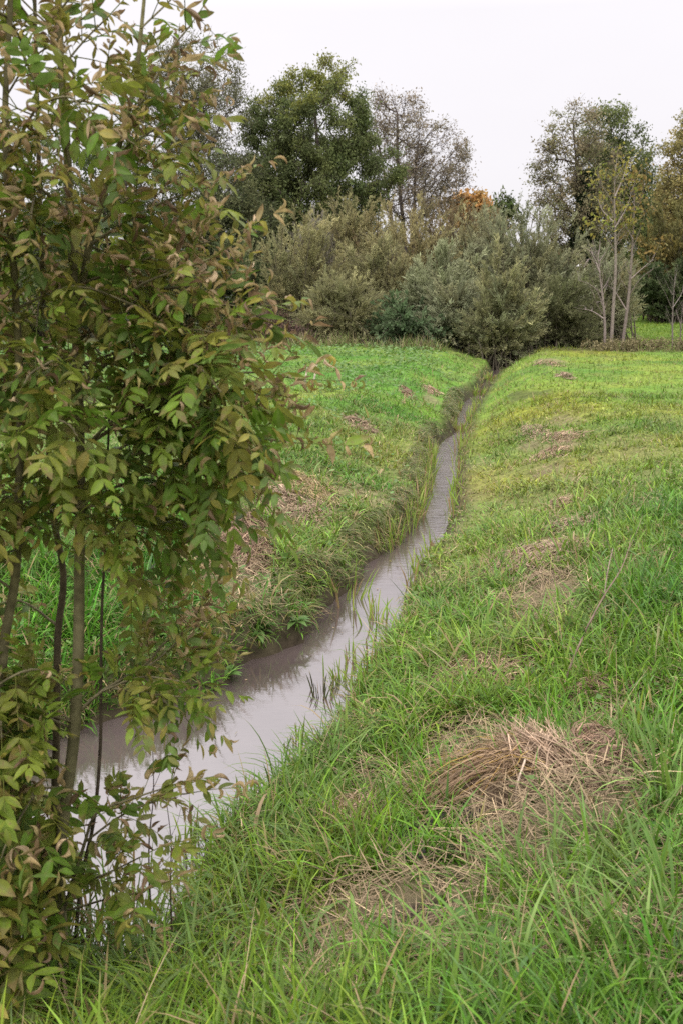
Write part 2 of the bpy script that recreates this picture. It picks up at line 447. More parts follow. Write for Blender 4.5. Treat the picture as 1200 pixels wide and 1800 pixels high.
def weeds():
    """low broad-leaved cover on the far left of the meadow and on the left bank"""
    mb = MB(); n = 60000
    x, y = scatter(n, 4.5, 31, 1.0)
    info = stream_info(x, y); dl, dr, ins = info
    f = fbm(x * .8, y * .8, 71, 3)
    far = sm(13, 19, y) * sm(.8, 2.2, dl)
    i = (dl < dr) & ~ins & (dl > .15) & (rng.random(n) < np.clip(.16 * sm(.45, .6, f) + .8 * far * sm(.3, .5, f), 0, 1))
    x, y = x[i], y[i]; n = len(x); z = height(x, y) + rng.uniform(.03, .11, n)
    az = rng.random(n) * 2 * np.pi
    d = norm(np.stack([np.cos(az), np.sin(az), rng.normal(0.1, .35, n)], -1)); s = norm(np.cross(d, np.array([0, 0, 1.]) + rng.normal(0, .3, (n, 3))))
    L = rng.uniform(.03, .065, n) * (1 + y / 26); c = mixc((.075, .165, .030), (.145, .22, .065), rng.random(n)) * rng.lognormal(0, .2, n)[:, None]
    mb.diamonds(np.stack([x, y, z], -1), d, s, L, L * .6, c)
    n = 5200; x, y = scatter(n, 1.4, 8, .8); info = stream_info(x, y); q = (~info[2]) & (rng.random(n) < sm(.48, .62, fbm(x * 1.5, y * 1.5, 73, 3))); x, y = x[q], y[q]; n = len(x)
    z = height(x, y) + rng.uniform(.02, .10, n); az = rng.random(n) * 6.28
    d = norm(np.stack([np.cos(az), np.sin(az), rng.normal(.2, .3, n)], -1)); sd = norm(np.cross(d, np.array([0, 0, 1.]) + rng.normal(0, .3, (n, 3)))); L = rng.uniform(.02, .055, n)
    mb.diamonds(np.stack([x, y, z], -1), d, sd, L, L * .62, mixc((.07, .15, .03), (.13, .20, .05), rng.random(n)))
    for px, py in ((455, 1140), (470, 1165), (330, 1180), (395, 1190), (520, 1110), (300, 1120), (610, 880), (575, 960), (1150, 1480), (870, 1230), (590, 1440), (990, 1380)):
        c0 = ground_px(px, py); k = 12; az = rng.random(k) * 6.28; L = rng.uniform(.08, .17, k)
        d = norm(np.stack([np.cos(az), np.sin(az), rng.uniform(.1, .9, k)], -1)); sd = norm(np.cross(d, np.tile(np.array([[0, 0, 1.]]), (k, 1))))
        s_ = np.linspace(0, 1, 6)[None, :, None]; C = c0 + d[:, None] * L[:, None, None] * s_ - np.array([0, 0, 1.]) * s_ ** 2 * .35 * L[:, None, None]
        w_ = (np.interp(np.linspace(0, 1, 6), [0, .3, .6, 1], [.15, .9, .8, .02])[None, :] * L[:, None] * .19)[..., None]; u_ = np.array([0, 0, 1.]) * w_ * .3
        mb.grid(np.stack([C - sd[:, None] * w_ + u_, C, C + sd[:, None] * w_ + u_], 2), mixc((.075, .16, .035), (.12, .20, .05), rng.random(k)))
    tag(mb.build('weed_cover', M_GRASS), 'low leafy weeds mixed into the left meadow and bank', 'weeds', kind='stuff')
weeds()

def reed_fringe():
    """slender sedge along both waterlines, leaning over the water"""
    mb = MB()
    for P, sgn, n in ((Lw, 1, 4200), (Rw, -1, 3600)):
        s = np.concatenate([[0], np.cumsum(np.linalg.norm(np.diff(P, axis=0), axis=1))])
        ok = P[:, 1] < 30
        u = rng.random(n) ** 1.2 * s[ok][-1]
        x = np.interp(u, s, P[:, 0]); y = np.interp(u, s, P[:, 1])
        tx = np.gradient(P[:, 0]); ty = np.gradient(P[:, 1])
        nx = -np.interp(u, s, ty); ny = np.interp(u, s, tx); q = np.hypot(nx, ny); nx /= q; ny /= q   # left of travel
        off = np.abs(rng.normal(0, .13, n)) * sgn
        x2 = x + nx * off; y2 = y + ny * off
        clump = fbm(x * 1.6, y * 1.6, 81, 3)
        k = (rng.random(n) < sm(.38, .58, clump) * (.45 if sgn < 0 else .9)) & ~inside(x2, y2, POLY) & (y2 > 3.0) & ((y2 < 8) | (rng.random(n) < .35))
        x2, y2, nx, ny = x2[k], y2[k], nx[k], ny[k]; m = k.sum()
        z = height(x2, y2)
        az = np.arctan2(-sgn * ny, -sgn * nx) + rng.normal(0, 1.1, m)
        c = mixc((.10, .15, .025), (.20, .20, .05), rng.random(m)) * rng.lognormal(0, .2, m)[:, None]
        dr_ = rng.random(m) < .3
        c[dr_] = mixc((.20, .14, .07), (.32, .23, .11), rng.random(dr_.sum()))
        blades(mb, x2, y2, z - .02, rng.uniform(.10, .27, m) * np.where(y2 > 8, .6, 1), rng.uniform(.004, .008, m) * (1 + y2 / 14), az, np.abs(rng.normal(.25, .25, m)), np.abs(rng.normal(.7, .6, m)), c, 5, rng.random(m) < .2)
    # brown dead blades hanging from the undercut left bank
    n = 9000
    s = np.concatenate([[0], np.cumsum(np.linalg.norm(np.diff(Lw, axis=0), axis=1))]); u = rng.random(n) * s[Lw[:, 1] < 22][-1]
    x = np.interp(u, s, Lw[:, 0]); y = np.interp(u, s, Lw[:, 1])
    nx = -np.interp(u, s, np.gradient(Lw[:, 1])); ny = np.interp(u, s, np.gradient(Lw[:, 0])); q = np.hypot(nx, ny); nx /= q; ny /= q
    o = rng.uniform(.06, .3, n); x2, y2 = x + nx * o, y + ny * o
    k = ~inside(x2, y2, POLY) & (rng.random(n) < sm(.3, .6, fbm(x * 2, y * 2, 85, 3))); x2, y2, nx, ny = x2[k], y2[k], nx[k], ny[k]; m = k.sum()
    az = np.arctan2(-ny, -nx) + rng.normal(0, .5, m)
    c = mixc((.10, .16, .03), (.27, .20, .10), rng.random(m) ** 1.7) * rng.lognormal(-.1, .3, m)[:, None]
    blades(mb, x2, y2, height(x2, y2), rng.uniform(.12, .26, m) * np.where(y2 > 8, .65, 1), rng.uniform(.003, .006, m) * (1 + y2 / 12), az, rng.uniform(.5, 1.1, m), rng.uniform(1.0, 1.9, m), c, 5)
    tag(mb.build('bank_sedge', M_GRASS), 'slender sedge and hanging dead grass fringing both waterlines', 'sedge', kind='stuff')
reed_fringe()

# ------------------------------------------------------------------ reed clumps (things)
def reed(px, py, label, n=40, h=.4, sx=.05, sy=.1, dead=.15, dark=False, inwater=True, to=None):
    p = on_z(px, py, WZ)
    if not inwater: p = ground_px(px, py)
    mb = MB()
    x = rng.normal(0, sx, n); y = rng.normal(0, sy, n)
    if to:
        e = on_z(to[0], to[1], WZ)[:2] - p[:2]; u = rng.random(n); nn = np.array([-e[1], e[0]]) / np.linalg.norm(e); o_ = rng.normal(0, sx, n)
        cen = (fbm(u * 7, u * 0 + px, 9, 2) > .42) * 1.; keep_ = rng.random(n) < .35 + .65 * cen; u = u[keep_]; o_ = o_[keep_]
        x = e[0] * u + nn[0] * o_; y = e[1] * u + nn[1] * o_
        q_ = ~inside(x + p[0], y + p[1], POLY) | (seg_dist(x + p[0], y + p[1], POLY) < .05); x, y = x[q_], y[q_]; n = len(x)
    az = np.arctan2(y, x) + rng.normal(0, .8, n) if not to else rng.random(n) * 6.28
    c = mixc((.15, .25, .03), (.25, .30, .06), rng.random(n)) * rng.lognormal(0, .18, n)[:, None]
    if dark: c = mixc((.035, .03, .02), (.08, .10, .03), rng.random(n))
    k = rng.random(n) < dead; c[k] = (.27, .19, .09)
    s = (1 + p[1] / 14)
    blades(mb, x, y, np.full(n, -.05), rng.uniform(.45, 1, n) * h, rng.uniform(.006, .011, n) * s, az, np.abs(rng.normal(.1, .12, n)), np.abs(rng.normal(.35, .4, n)), c, 6, rng.random(n) < .2)
    o = mb.build('reed_bed' if to else 'reed_clump', M_GRASS, smooth=True); o.location = p
    if to: return tag(o, label, 'reeds', None, 'stuff')
    tag(o, label, 'reeds', 'reed clumps standing at the edge of the stream')
reed(600, 1200, 'upright green reed clump at the right waterline by the widening bend', 26, .2, .035, .05)
reed(565, 1222, 'dark dead reed stubs standing in the water at the bend', 22, .17, .04, .04, .1, True)
reed(522, 1300, 'small green reed shoots in the water at the near right bank', 16, .14, .02, .03)
reed(432, 1392, 'short green reed shoots where the near bank meets the broad pool', 14, .14, .02, .03)
reed(505, 1318, 'single thin reed tuft beside the broad grey pool', 8, .1, .02, .02)
reed(735, 912, 'tall yellow-green reeds on the left bank of the narrow straight reach', 420, .46, .10, to=(762, 800))
reed(668, 975, 'reeds with brown bases on the left bank inside the small dark bay', 260, .40, .10, dead=.35, to=(738, 905))
reed(786, 915, 'yellowish reeds on the right bank of the narrow straight reach', 300, .36, .08, dead=.3, to=(812, 765))
reed(818, 755, 'green reeds at the far right bank under the riffle', 90, .36, .08, dead=.2, to=(840, 710))
reed(712, 1040, 'loose reeds on the right waterline opposite the small dark bay', 90, .26, .05, dead=.3, to=(768, 950))
reed(660, 1105, 'sparse reed stems rising from the water along the right bank', 30, .26, .05, .22, .2)
reed(625, 1155, 'thin reed stems with bent tips reflected in the calm water', 14, .2, .04, .1, .2)
reed(600, 1050, 'arching reeds overhanging the water from the left bank', 36, .36, .1, .12, .2)
reed(808, 757, 'leaning green reed clump pinching the stream below the riffle', 70, .24, .07, .10, .3)
reed(836, 694, 'dense grass-like reed clump hiding the stream above the riffle', 90, .30, .14, .2, .3)
reed(858, 668, 'olive reed clump where the stream vanishes toward the thicket', 90, .32, .16, .25, .3)
reed(890, 640, 'pale reeds at the right where the stream leaves the thicket', 50, .5, .15, .5, .2)
reed(820, 720, 'short reeds beside the bright riffle near the thicket', 40, .3, .08, dead=.2, to=(806, 722))
reed(325, 1490, 'dark green reed blades beside the low shoots at the near bank', 20, .24, .03, .05, .1)
reed(215, 1640, 'long dark rushes under the ash shoots at the near waterline', 60, .42, .14, .05, .1)
reed(110, 1660, 'dense dark rushes at the foot of the ash stems', 60, .4, .12, .05, .15)

# ------------------------------------------------------------------ heaps of dry grass (things)
GH = 'heaps of cut dry grass left on the banks'
def heap(px, py, rx, ry, H, n, label, cols=((.30, .205, .13), (.42, .30, .19)), dirn=None, wid=.003, Lr=(.08, .26), lift=.25):
    n = int(n * 1.7)
    c0 = ground_px(px, py); H = H * (.55 if c0[1] > 9 else .8)
    RX = rx * c0[1] / FPX * 1.02; 
    RY = max(RX * .35, (on_z(px, py - ry, c0[2])[1] - on_z(px, py + ry, c0[2])[1]) / 2)
    mb = MB()
    def surf(x, y):
        r2 = (x / RX) ** 2 + (y / RY) ** 2
        lump = .6 + .8 * fbm((x + c0[0]) * 9, (y + c0[1]) * 9, 91, 3)
        return height(x + c0[0], y + c0[1]) - c0[2] + H * np.clip(1 - r2, 0, 1) ** .8 * lump
    # matted core
    g = np.linspace(-1, 1, 22); X, Y = np.meshgrid(g * RX, g * RY)
    r = np.sqrt((X / RX) ** 2 + (Y / RY) ** 2)
    Z = surf(X, Y) * 1 - .015 - .12 * sm(.45, .8, r)
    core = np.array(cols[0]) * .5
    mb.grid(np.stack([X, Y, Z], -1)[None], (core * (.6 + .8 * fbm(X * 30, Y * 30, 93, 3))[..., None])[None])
    a = rng.random(n) * 2 * np.pi; rr = np.sqrt(rng.random(n)) * (.62 + .85 * vnoise(np.cos(a) * 1.7 + px, np.sin(a) * 1.7 + py, 3))
    x = np.cos(a) * rr * RX; y = np.sin(a) * rr * RY
    az = rng.random(n) * 2 * np.pi if dirn is None else dirn + rng.normal(0, .55, n) + np.where(rng.random(n) < .5, np.pi, 0)
    L = rng.uniform(*Lr, n); S = 6; s = np.linspace(-.5, .5, S)
    bend = rng.normal(0, 1.3, n)
    aa = az[:, None] + bend[:, None] * s[None]
    cx = x[:, None] + np.cos(aa) * s[None] * L[:, None]; cy = y[:, None] + np.sin(aa) * s[None] * L[:, None]
    up = rng.random(n) ** 3 * lift * L
    cz = surf(cx, cy) + rng.uniform(.0, .02, n)[:, None] + up[:, None] * (s[None] + .5) ** 1.5
    C = np.stack([cx, cy, cz], -1); T = norm(np.gradient(C, axis=1))
    side = norm(np.cross(T, np.array([0, 0, 1.]) + rng.normal(0, .5, (n, 1, 3))))
    w = wid * rng.lognormal(0, .3, n) * (1 + c0[1] / 9)
    off = side * (w[:, None] * .5 * np.array([.6, 1, 1, 1, .9, .3])[None])[..., None]
    cc = mixc(cols[0], cols[1], rng.random(n)) * rng.lognormal(-.08, .32, n)[:, None]
    mb.grid(np.stack([C - off, C + off], 2), cc)
    # green blades pushing through
    k = max(6, n // 14); a = rng.random(k) * 2 * np.pi; rr = rng.uniform(.5, 1.1, k)
    x = np.cos(a) * rr * RX; y = np.sin(a) * rr * RY
    gc = mixc((.08, .16, .025), (.14, .20, .05), rng.random(k))
    blades(mb, x, y, surf(x, y) - .03, rng.uniform(.08, .2, k), rng.uniform(.003, .006, k) * (1 + c0[1] / 9), rng.random(k) * 6.3, rng.uniform(0, .4, k), rng.uniform(.2, .9, k), gc, 4)
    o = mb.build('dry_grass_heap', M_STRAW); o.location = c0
    tag(o, label, 'dry grass heap', GH)
    return c0, surf

PALE = ((.27, .19, .12), (.40, .29, .18)); BRN = ((.20, .13, .085), (.32, .215, .14)); YEL = ((.30, .23, .11), (.42, .31, .16)); PINK = ((.27, .195, .125), (.38, .28, .19))
heap(1045, 1345, 72, 55, .16, 900, 'rounded brown clump of matted straw right of the large fan of stalks', BRN, None, .0035, (.1, .25))
heap(622, 1450, 85, 36, .11, 900, 'low pale straw heap lying left of the black mud patch', PALE, .3)
heap(825, 1195, 100, 30, .08, 900, 'straw heap with dark middle on the bank above the large fan', PALE, .2)
heap(945, 995, 105, 30, .12, 1100, 'brown straw heap under the curved fallen branch', PINK, .3)
heap(425, 950, 70, 30, .13, 900, 'dark brown straw heap on the left bank beside the ash foliage', BRN, .9)
heap(505, 888, 60, 15, .06, 500, 'flat pinkish straw heap on the left bank beyond the dark heap', PINK, .3)
heap(530, 858, 70, 14, .06, 500, 'wispy straw heap farthest up the left bank slope', YEL, .3)
heap(1050, 1222, 90, 18, .06, 500, 'thin straw strip running right from the foot of the leaning stalk', BRN, .15)
heap(990, 930, 42, 8, .05, 350, 'small straw patch directly beyond the curved branch heap', PINK, .2)
heap(980, 888, 32, 9, .05, 300, 'pale straw tuft in mid meadow level with the reeds', PALE, .2)
heap(965, 798, 32, 5, .05, 260, 'narrow pale straw streak in the right meadow', PALE, .1)
heap(988, 767, 28, 8, .06, 260, 'bright straw clump near the middle of the right meadow', PALE, .5)
heap(932, 757, 18, 8, .06, 200, 'brown and tan straw clump left of the bright one', PINK, .5)
heap(958, 640, 26, 4, .06, 160, 'farthest straw streak on the right meadow before the thicket', PALE, .1)
heap(990, 662, 13, 3, .06, 120, 'small reddish straw spot just before the farthest streak', PINK, .1)
heap(632, 745, 28, 7, .06, 260, 'tan straw patch in the middle of the left meadow', PINK, .2)
heap(716, 692, 12, 5, .07, 120, 'small brown straw spot on the left meadow', BRN, .2)
heap(757, 688, 14, 5, .07, 120, 'small tan straw spot close to the far stream bend', PALE, .2)
heap(912, 1122, 36, 12, .05, 260, 'little straw tuft between the branch heap and the dark heap', PALE, .6)
heap(355, 985, 55, 16, .06, 350, 'faded straw patch behind the lower ash branches', YEL, .2)
heap(680, 1272, 60, 20, .05, 380, 'loose straw on the slope above the near pool', YEL, .2)

def fan_heap():
    """the large fan of long stalks flung to the left from one knot"""
    c0 = ground_px(930, 1380); mb = MB()
    k0 = at_y(945, 1305, c0[1] + .06) - c0
    tops = []
    n = 1000
    # arching stalks to the left
    u = rng.random(n)
    tipx = -rng.uniform(.10, .50, n); tipy = rng.uniform(-.22, .30, n) + .1
    S = 9; s = np.linspace(0, 1, S)[None]
    b = np.stack([rng.normal(0, .05, n), rng.normal(0, .06, n) + .04, rng.uniform(.01, .12, n)], -1)
    t = np.stack([tipx, tipy, height(tipx + c0[0], tipy + c0[1]) - c0[2] + rng.uniform(.0, .06, n)], -1)
    m = (b + t) / 2 + np.stack([np.zeros(n), np.zeros(n), rng.uniform(.02, .16, n)], -1)
    bez = lambda a, m_, e, q: a[:, None] * (1 - q[..., None]) ** 2 + 2 * m_[:, None] * (q * (1 - q))[..., None] + e[:, None] * (q ** 2)[..., None]
    C = bez(b, m, t, s) + np.cumsum(rng.normal(0, .007, (n, S, 3)), 1)
    def put(C, w, cc):
        T = norm(np.gradient(C, axis=1)); N = len(C)
        side = norm(np.cross(T, np.array([0, 0, 1.]) + rng.normal(0, .5, (N, 1, 3))))
        prof = np.interp(np.linspace(0, 1, C.shape[1]), [0, .2, .8, 1], [.8, 1, .8, .15])
        off = side * (w[:, None] * .5 * prof[None])[..., None]
        mb.grid(np.stack([C - off, C + off], 2), cc)
    cc = mixc((.19, .12, .07), (.34, .235, .135), rng.random(n)) * rng.lognormal(-.1, .3, n)[:, None]
    yl = rng.random(n) < .16; cc[yl] = mixc((.36, .22, .06), (.42, .30, .08), rng.random(yl.sum()))
    put(C, rng.uniform(.0022, .0045, n), cc)
    # sheaf of pale flat stalks tumbling forward and right from the knot
    n = 520
    b = np.stack([rng.normal(.03, .07, n), rng.uniform(.02, .32, n), rng.uniform(.05, .16, n)], -1)
    tx = rng.uniform(-.12, .28, n); ty = rng.uniform(-.20, .02, n)
    t = np.stack([tx, ty, height(tx + c0[0], ty + c0[1]) - c0[2] + rng.uniform(.0, .04, n)], -1)
    m = (b + t) / 2 + np.stack([rng.normal(0, .03, n), np.zeros(n), rng.uniform(-.02, .07, n)], -1)
    put(bez(b, m, t, s), rng.uniform(.003, .0065, n), mixc((.22, .15, .095), (.42, .30, .20), rng.random(n)) * rng.lognormal(-.1, .3, n)[:, None])
    # upright straw behind the knot
    n = 160; x = rng.normal(.05, .12, n); y = rng.normal(.25, .08, n)
    blades(mb, x, y, height(x + c0[0], y + c0[1]) - c0[2], rng.uniform(.12, .3, n), rng.uniform(.003, .006, n), rng.random(n) * 6.3, rng.uniform(.1, .7, n), rng.uniform(0, .8, n), mixc((.30, .22, .12), (.44, .33, .2), rng.random(n)), 5)
    n = 110; x = rng.normal(-.05, .28, n); y = rng.normal(.03, .2, n)
    blades(mb, x, y, height(x + c0[0], y + c0[1]) - c0[2], rng.uniform(.08, .24, n), rng.uniform(.004, .007, n), rng.random(n) * 6.3, rng.uniform(.1, .5, n), rng.uniform(.2, 1.1, n), mixc((.08, .19, .025), (.14, .24, .04), rng.random(n)), 6)
    # matted core
    g = np.linspace(-1, 1, 20); X, Y = np.meshgrid(g * .34 - .08, g * .26 + .06)
    r = np.sqrt(((X + .08) / .34) ** 2 + ((Y - .06) / .26) ** 2)
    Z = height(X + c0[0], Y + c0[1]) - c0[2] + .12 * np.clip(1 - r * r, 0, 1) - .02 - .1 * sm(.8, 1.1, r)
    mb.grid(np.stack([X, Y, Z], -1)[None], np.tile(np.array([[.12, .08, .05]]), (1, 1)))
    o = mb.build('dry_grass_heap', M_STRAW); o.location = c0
    tag(o, 'largest heap, a fan of long tan stalks swept left over the bank', 'dry grass heap', GH)
fan_heap()

def mud_clods():
    mb = MB()
    for (px, py, rx, ry), n in zip(MUDS, (300, 0, 0, 0, 60, 70)):
        for _ in range(n):
            a = rng.random() * 6.28; r = math.sqrt(rng.random())
            p = ground_px(px + math.cos(a) * r * rx, py + math.sin(a) * r * ry)
            s = rng.uniform(.008, .034) * (1 + p[1] / 40); p[2] += .022
            th = np.linspace(0, 2 * np.pi, 8); ph = np.linspace(-.5 * np.pi, .5 * np.pi, 5)
            T, Ph = np.meshgrid(th, ph)
            q = np.stack([np.cos(T) * np.cos(Ph), np.sin(T) * np.cos(Ph), np.sin(Ph) * .6], -1)
            k = 1 + .4 * (fbm(q[..., 0] * 2 + p[0] * 99, q[..., 1] * 2 + q[..., 2] * 3, 7, 2) - .5)
            mb.grid((p + q * k[..., None] * s * np.array([1.3, 1, 1]))[None], np.array([[.022, .018, .016]]) * rng.uniform(.6, 1.6))
    tag(mb.build('mud_clods', M_MUD), 'black crumbs of wet mud thrown up on the bank', 'mud', kind='stuff')
mud_clods()

def floating():
    mb = MB(); n = 900
    x = rng.uniform(-2.2, 2.2, n); y = rng.uniform(3.2, 13, n); q = inside(x, y, POLY) & (rng.random(n) < .15 + .85 * (fbm(x * 2.5, y * 2.5, 14, 3) > .55)); x, y = x[q], y[q]; n = len(x)
    az = rng.random(n) * 6.28; d = np.stack([np.cos(az), np.sin(az), np.zeros(n)], -1); sd = np.stack([-np.sin(az), np.cos(az), np.zeros(n)], -1)
    st = rng.random(n) < .4; L = np.where(st, rng.uniform(.04, .14, n), rng.uniform(.012, .04, n)); W = np.where(st, .003, L * .55)
    mb.diamonds(np.stack([x, y, np.full(n, WZ + .004) + rng.uniform(0, .004, n)], -1), d, sd, L, W, pick([(.20, .17, .05), (.10, .07, .04), (.09, .14, .03), (.28, .2, .12)], n))
    tag(mb.build('floating_leaves', M_STRAW), 'small fallen leaves and straw bits floating on the stream', 'leaves', kind='stuff')
floating()

# ------------------------------------------------------------------ sticks
def polytube(mb, pts, r0, r1, col, sides=6, n=None):
    P = np.asarray(pts, float)
    t = np.linspace(0, len(P) - 1, n or (len(P) - 1) * 4 + 1); i = np.clip(t.astype(int), 0, len(P) - 2); f = (t - i)[:, None]
    Pm = np.concatenate([[2 * P[0] - P[1]], P, [2 * P[-1] - P[-2]]])
    a, b, c, d = Pm[i], Pm[i + 1], Pm[i + 2], Pm[i + 3]
    Q = .5 * (2 * b + (c - a) * f + (2 * a - 5 * b + 4 * c - d) * f ** 2 + (3 * b - a - 3 * c + d) * f ** 3)
    R = np.linspace(r0, r1, len(Q))
    mb.tubes(Q[None], R[None], np.asarray(col)[None], sides)
    return Q

def stick(name, label, cat, pts, r0, r1, col, twigs=(), group=None):
    o = thing(name, label, cat, pts[0], group)
    mb = MB(); polytube(mb, pts, r0, r1, col); offset(mb, pts[0]); mb.build('stem', M_BARK, o, True)
    for tw in twigs:
        mb = MB(); polytube(mb, tw[0], tw[1], tw[2], col); offset(mb, pts[0]); mb.build('twig', M_BARK, o, True)
    return o
g = ground_px(985, 1228)
SY = g[1]
q = lambda px, py, dy=0: at_y(px, py, SY + dy)
stick('dry_stalk', 'tall leaning dead stalk with a forked tip on the right bank', 'dead stalk',
      [g, q(1000, 1175, .02), q(1030, 1105, .05), q(1062, 1045, .1), q(1088, 1005, .14), q(1103, 968, .18), q(1108, 940, .2)], .006, .0015, (.22, .16, .12),
      [([q(1062, 1045, .1), q(1040, 1030, .05), q(1015, 1012, .02)], .002, .0008), ([q(1088, 1005, .14), q(1070, 960, .1), q(1058, 925, .1)], .0022, .0008),
       ([q(1030, 1105, .05), q(1050, 1075, .0), q(1075, 1060, 0)], .002, .0008), ([q(1103, 968, .18), q(1120, 930, .2), q(1128, 905, .25)], .0015, .0006)])
g2 = ground_px(1058, 1075); SY2 = g2[1]
q2 = lambda px, py, dy=0: at_y(px, py, SY2 + dy)
stick('dry_stalk', 'short pale broken stalk standing behind the tall leaning one', 'dead stalk', [g2, q2(1066, 1010, .03), q2(1076, 964, .06)], .005, .003, (.36, .28, .22),
      [([q2(1066, 1010, .03), q2(1052, 985, 0), q2(1040, 975, 0)], .002, .001)])
g3 = ground_px(905, 1425); SY3 = g3[1]
q3 = lambda px, py, dy=0: at_y(px, py, SY3 + dy)
stick('dry_stalk', 'pale flat stalk sticking up through the front of the largest heap', 'dead stalk', [g3, q3(908, 1380, .04), q3(922, 1335, .10)], .0045, .004, (.50, .39, .29))
b0 = ground_px(905, 1012); BY = b0[1]
q4 = lambda px, py, dy=0, dz=0: at_y(px, py, BY + dy) + np.array([0, 0, dz])
stick('fallen_branch', 'curved brown fallen branch lying across the straw heap', 'branch', [q4(928, 985, .08, .0), q4(960, 1005, 0), q4(1000, 1012, -.04), q4(1025, 1002, -.04), q4(1040, 990, -.02)], .008, .0065, (.20, .12, .075),
      [([q4(960, 1005, 0), q4(930, 1000, .0), q4(905, 1012, -.02)], .005, .002), ([q4(928, 985, .08), q4(915, 975, .1), q4(885, 968, .1)], .004, .002)])
for (x0, y0, x1, y1, lab) in ((535, 668, 541, 645, 'thin pale stake standing upright in the left meadow'), (551, 668, 557, 640, 'thin pale stake tilted beside the upright one in the left meadow')):
    p = ground_px(x0, y0 + 8); stick('stake', lab, 'stake', [p, .5 * (p + at_y(x1, y1, p[1])), at_y(x1, y1, p[1])], .022, .018, (.48, .42, .33), (), 'pale stakes in the meadow')

# ------------------------------------------------------------------ background trees
def env_points(ells, Y, n, shell=.55):
    """points in the union of ellipsoids (px centre, px radii) standing at distance Y"""
    vol = np.array([e[2] * e[2] * e[3] for e in ells], float); k = rng.choice(len(ells), n, p=vol / vol.sum())
    E = np.array([[*at_y(e[0], e[1], Y), e[2] * Y / FPX, e[3] * Y / FPX] for e in ells])
    d = norm(rng.normal(0, 1, (n, 3))); r = rng.random(n) ** (1 / 3.); r = np.where(rng.random(n) < shell, np.maximum(r, .75 + .25 * rng.random(n)), r)
    E = E[k]
    dep = np.minimum(E[:, 3], 5.0)
    return E[:, :3] + d * r[:, None] * np.stack([E[:, 3], dep, E[:, 4]], -1)

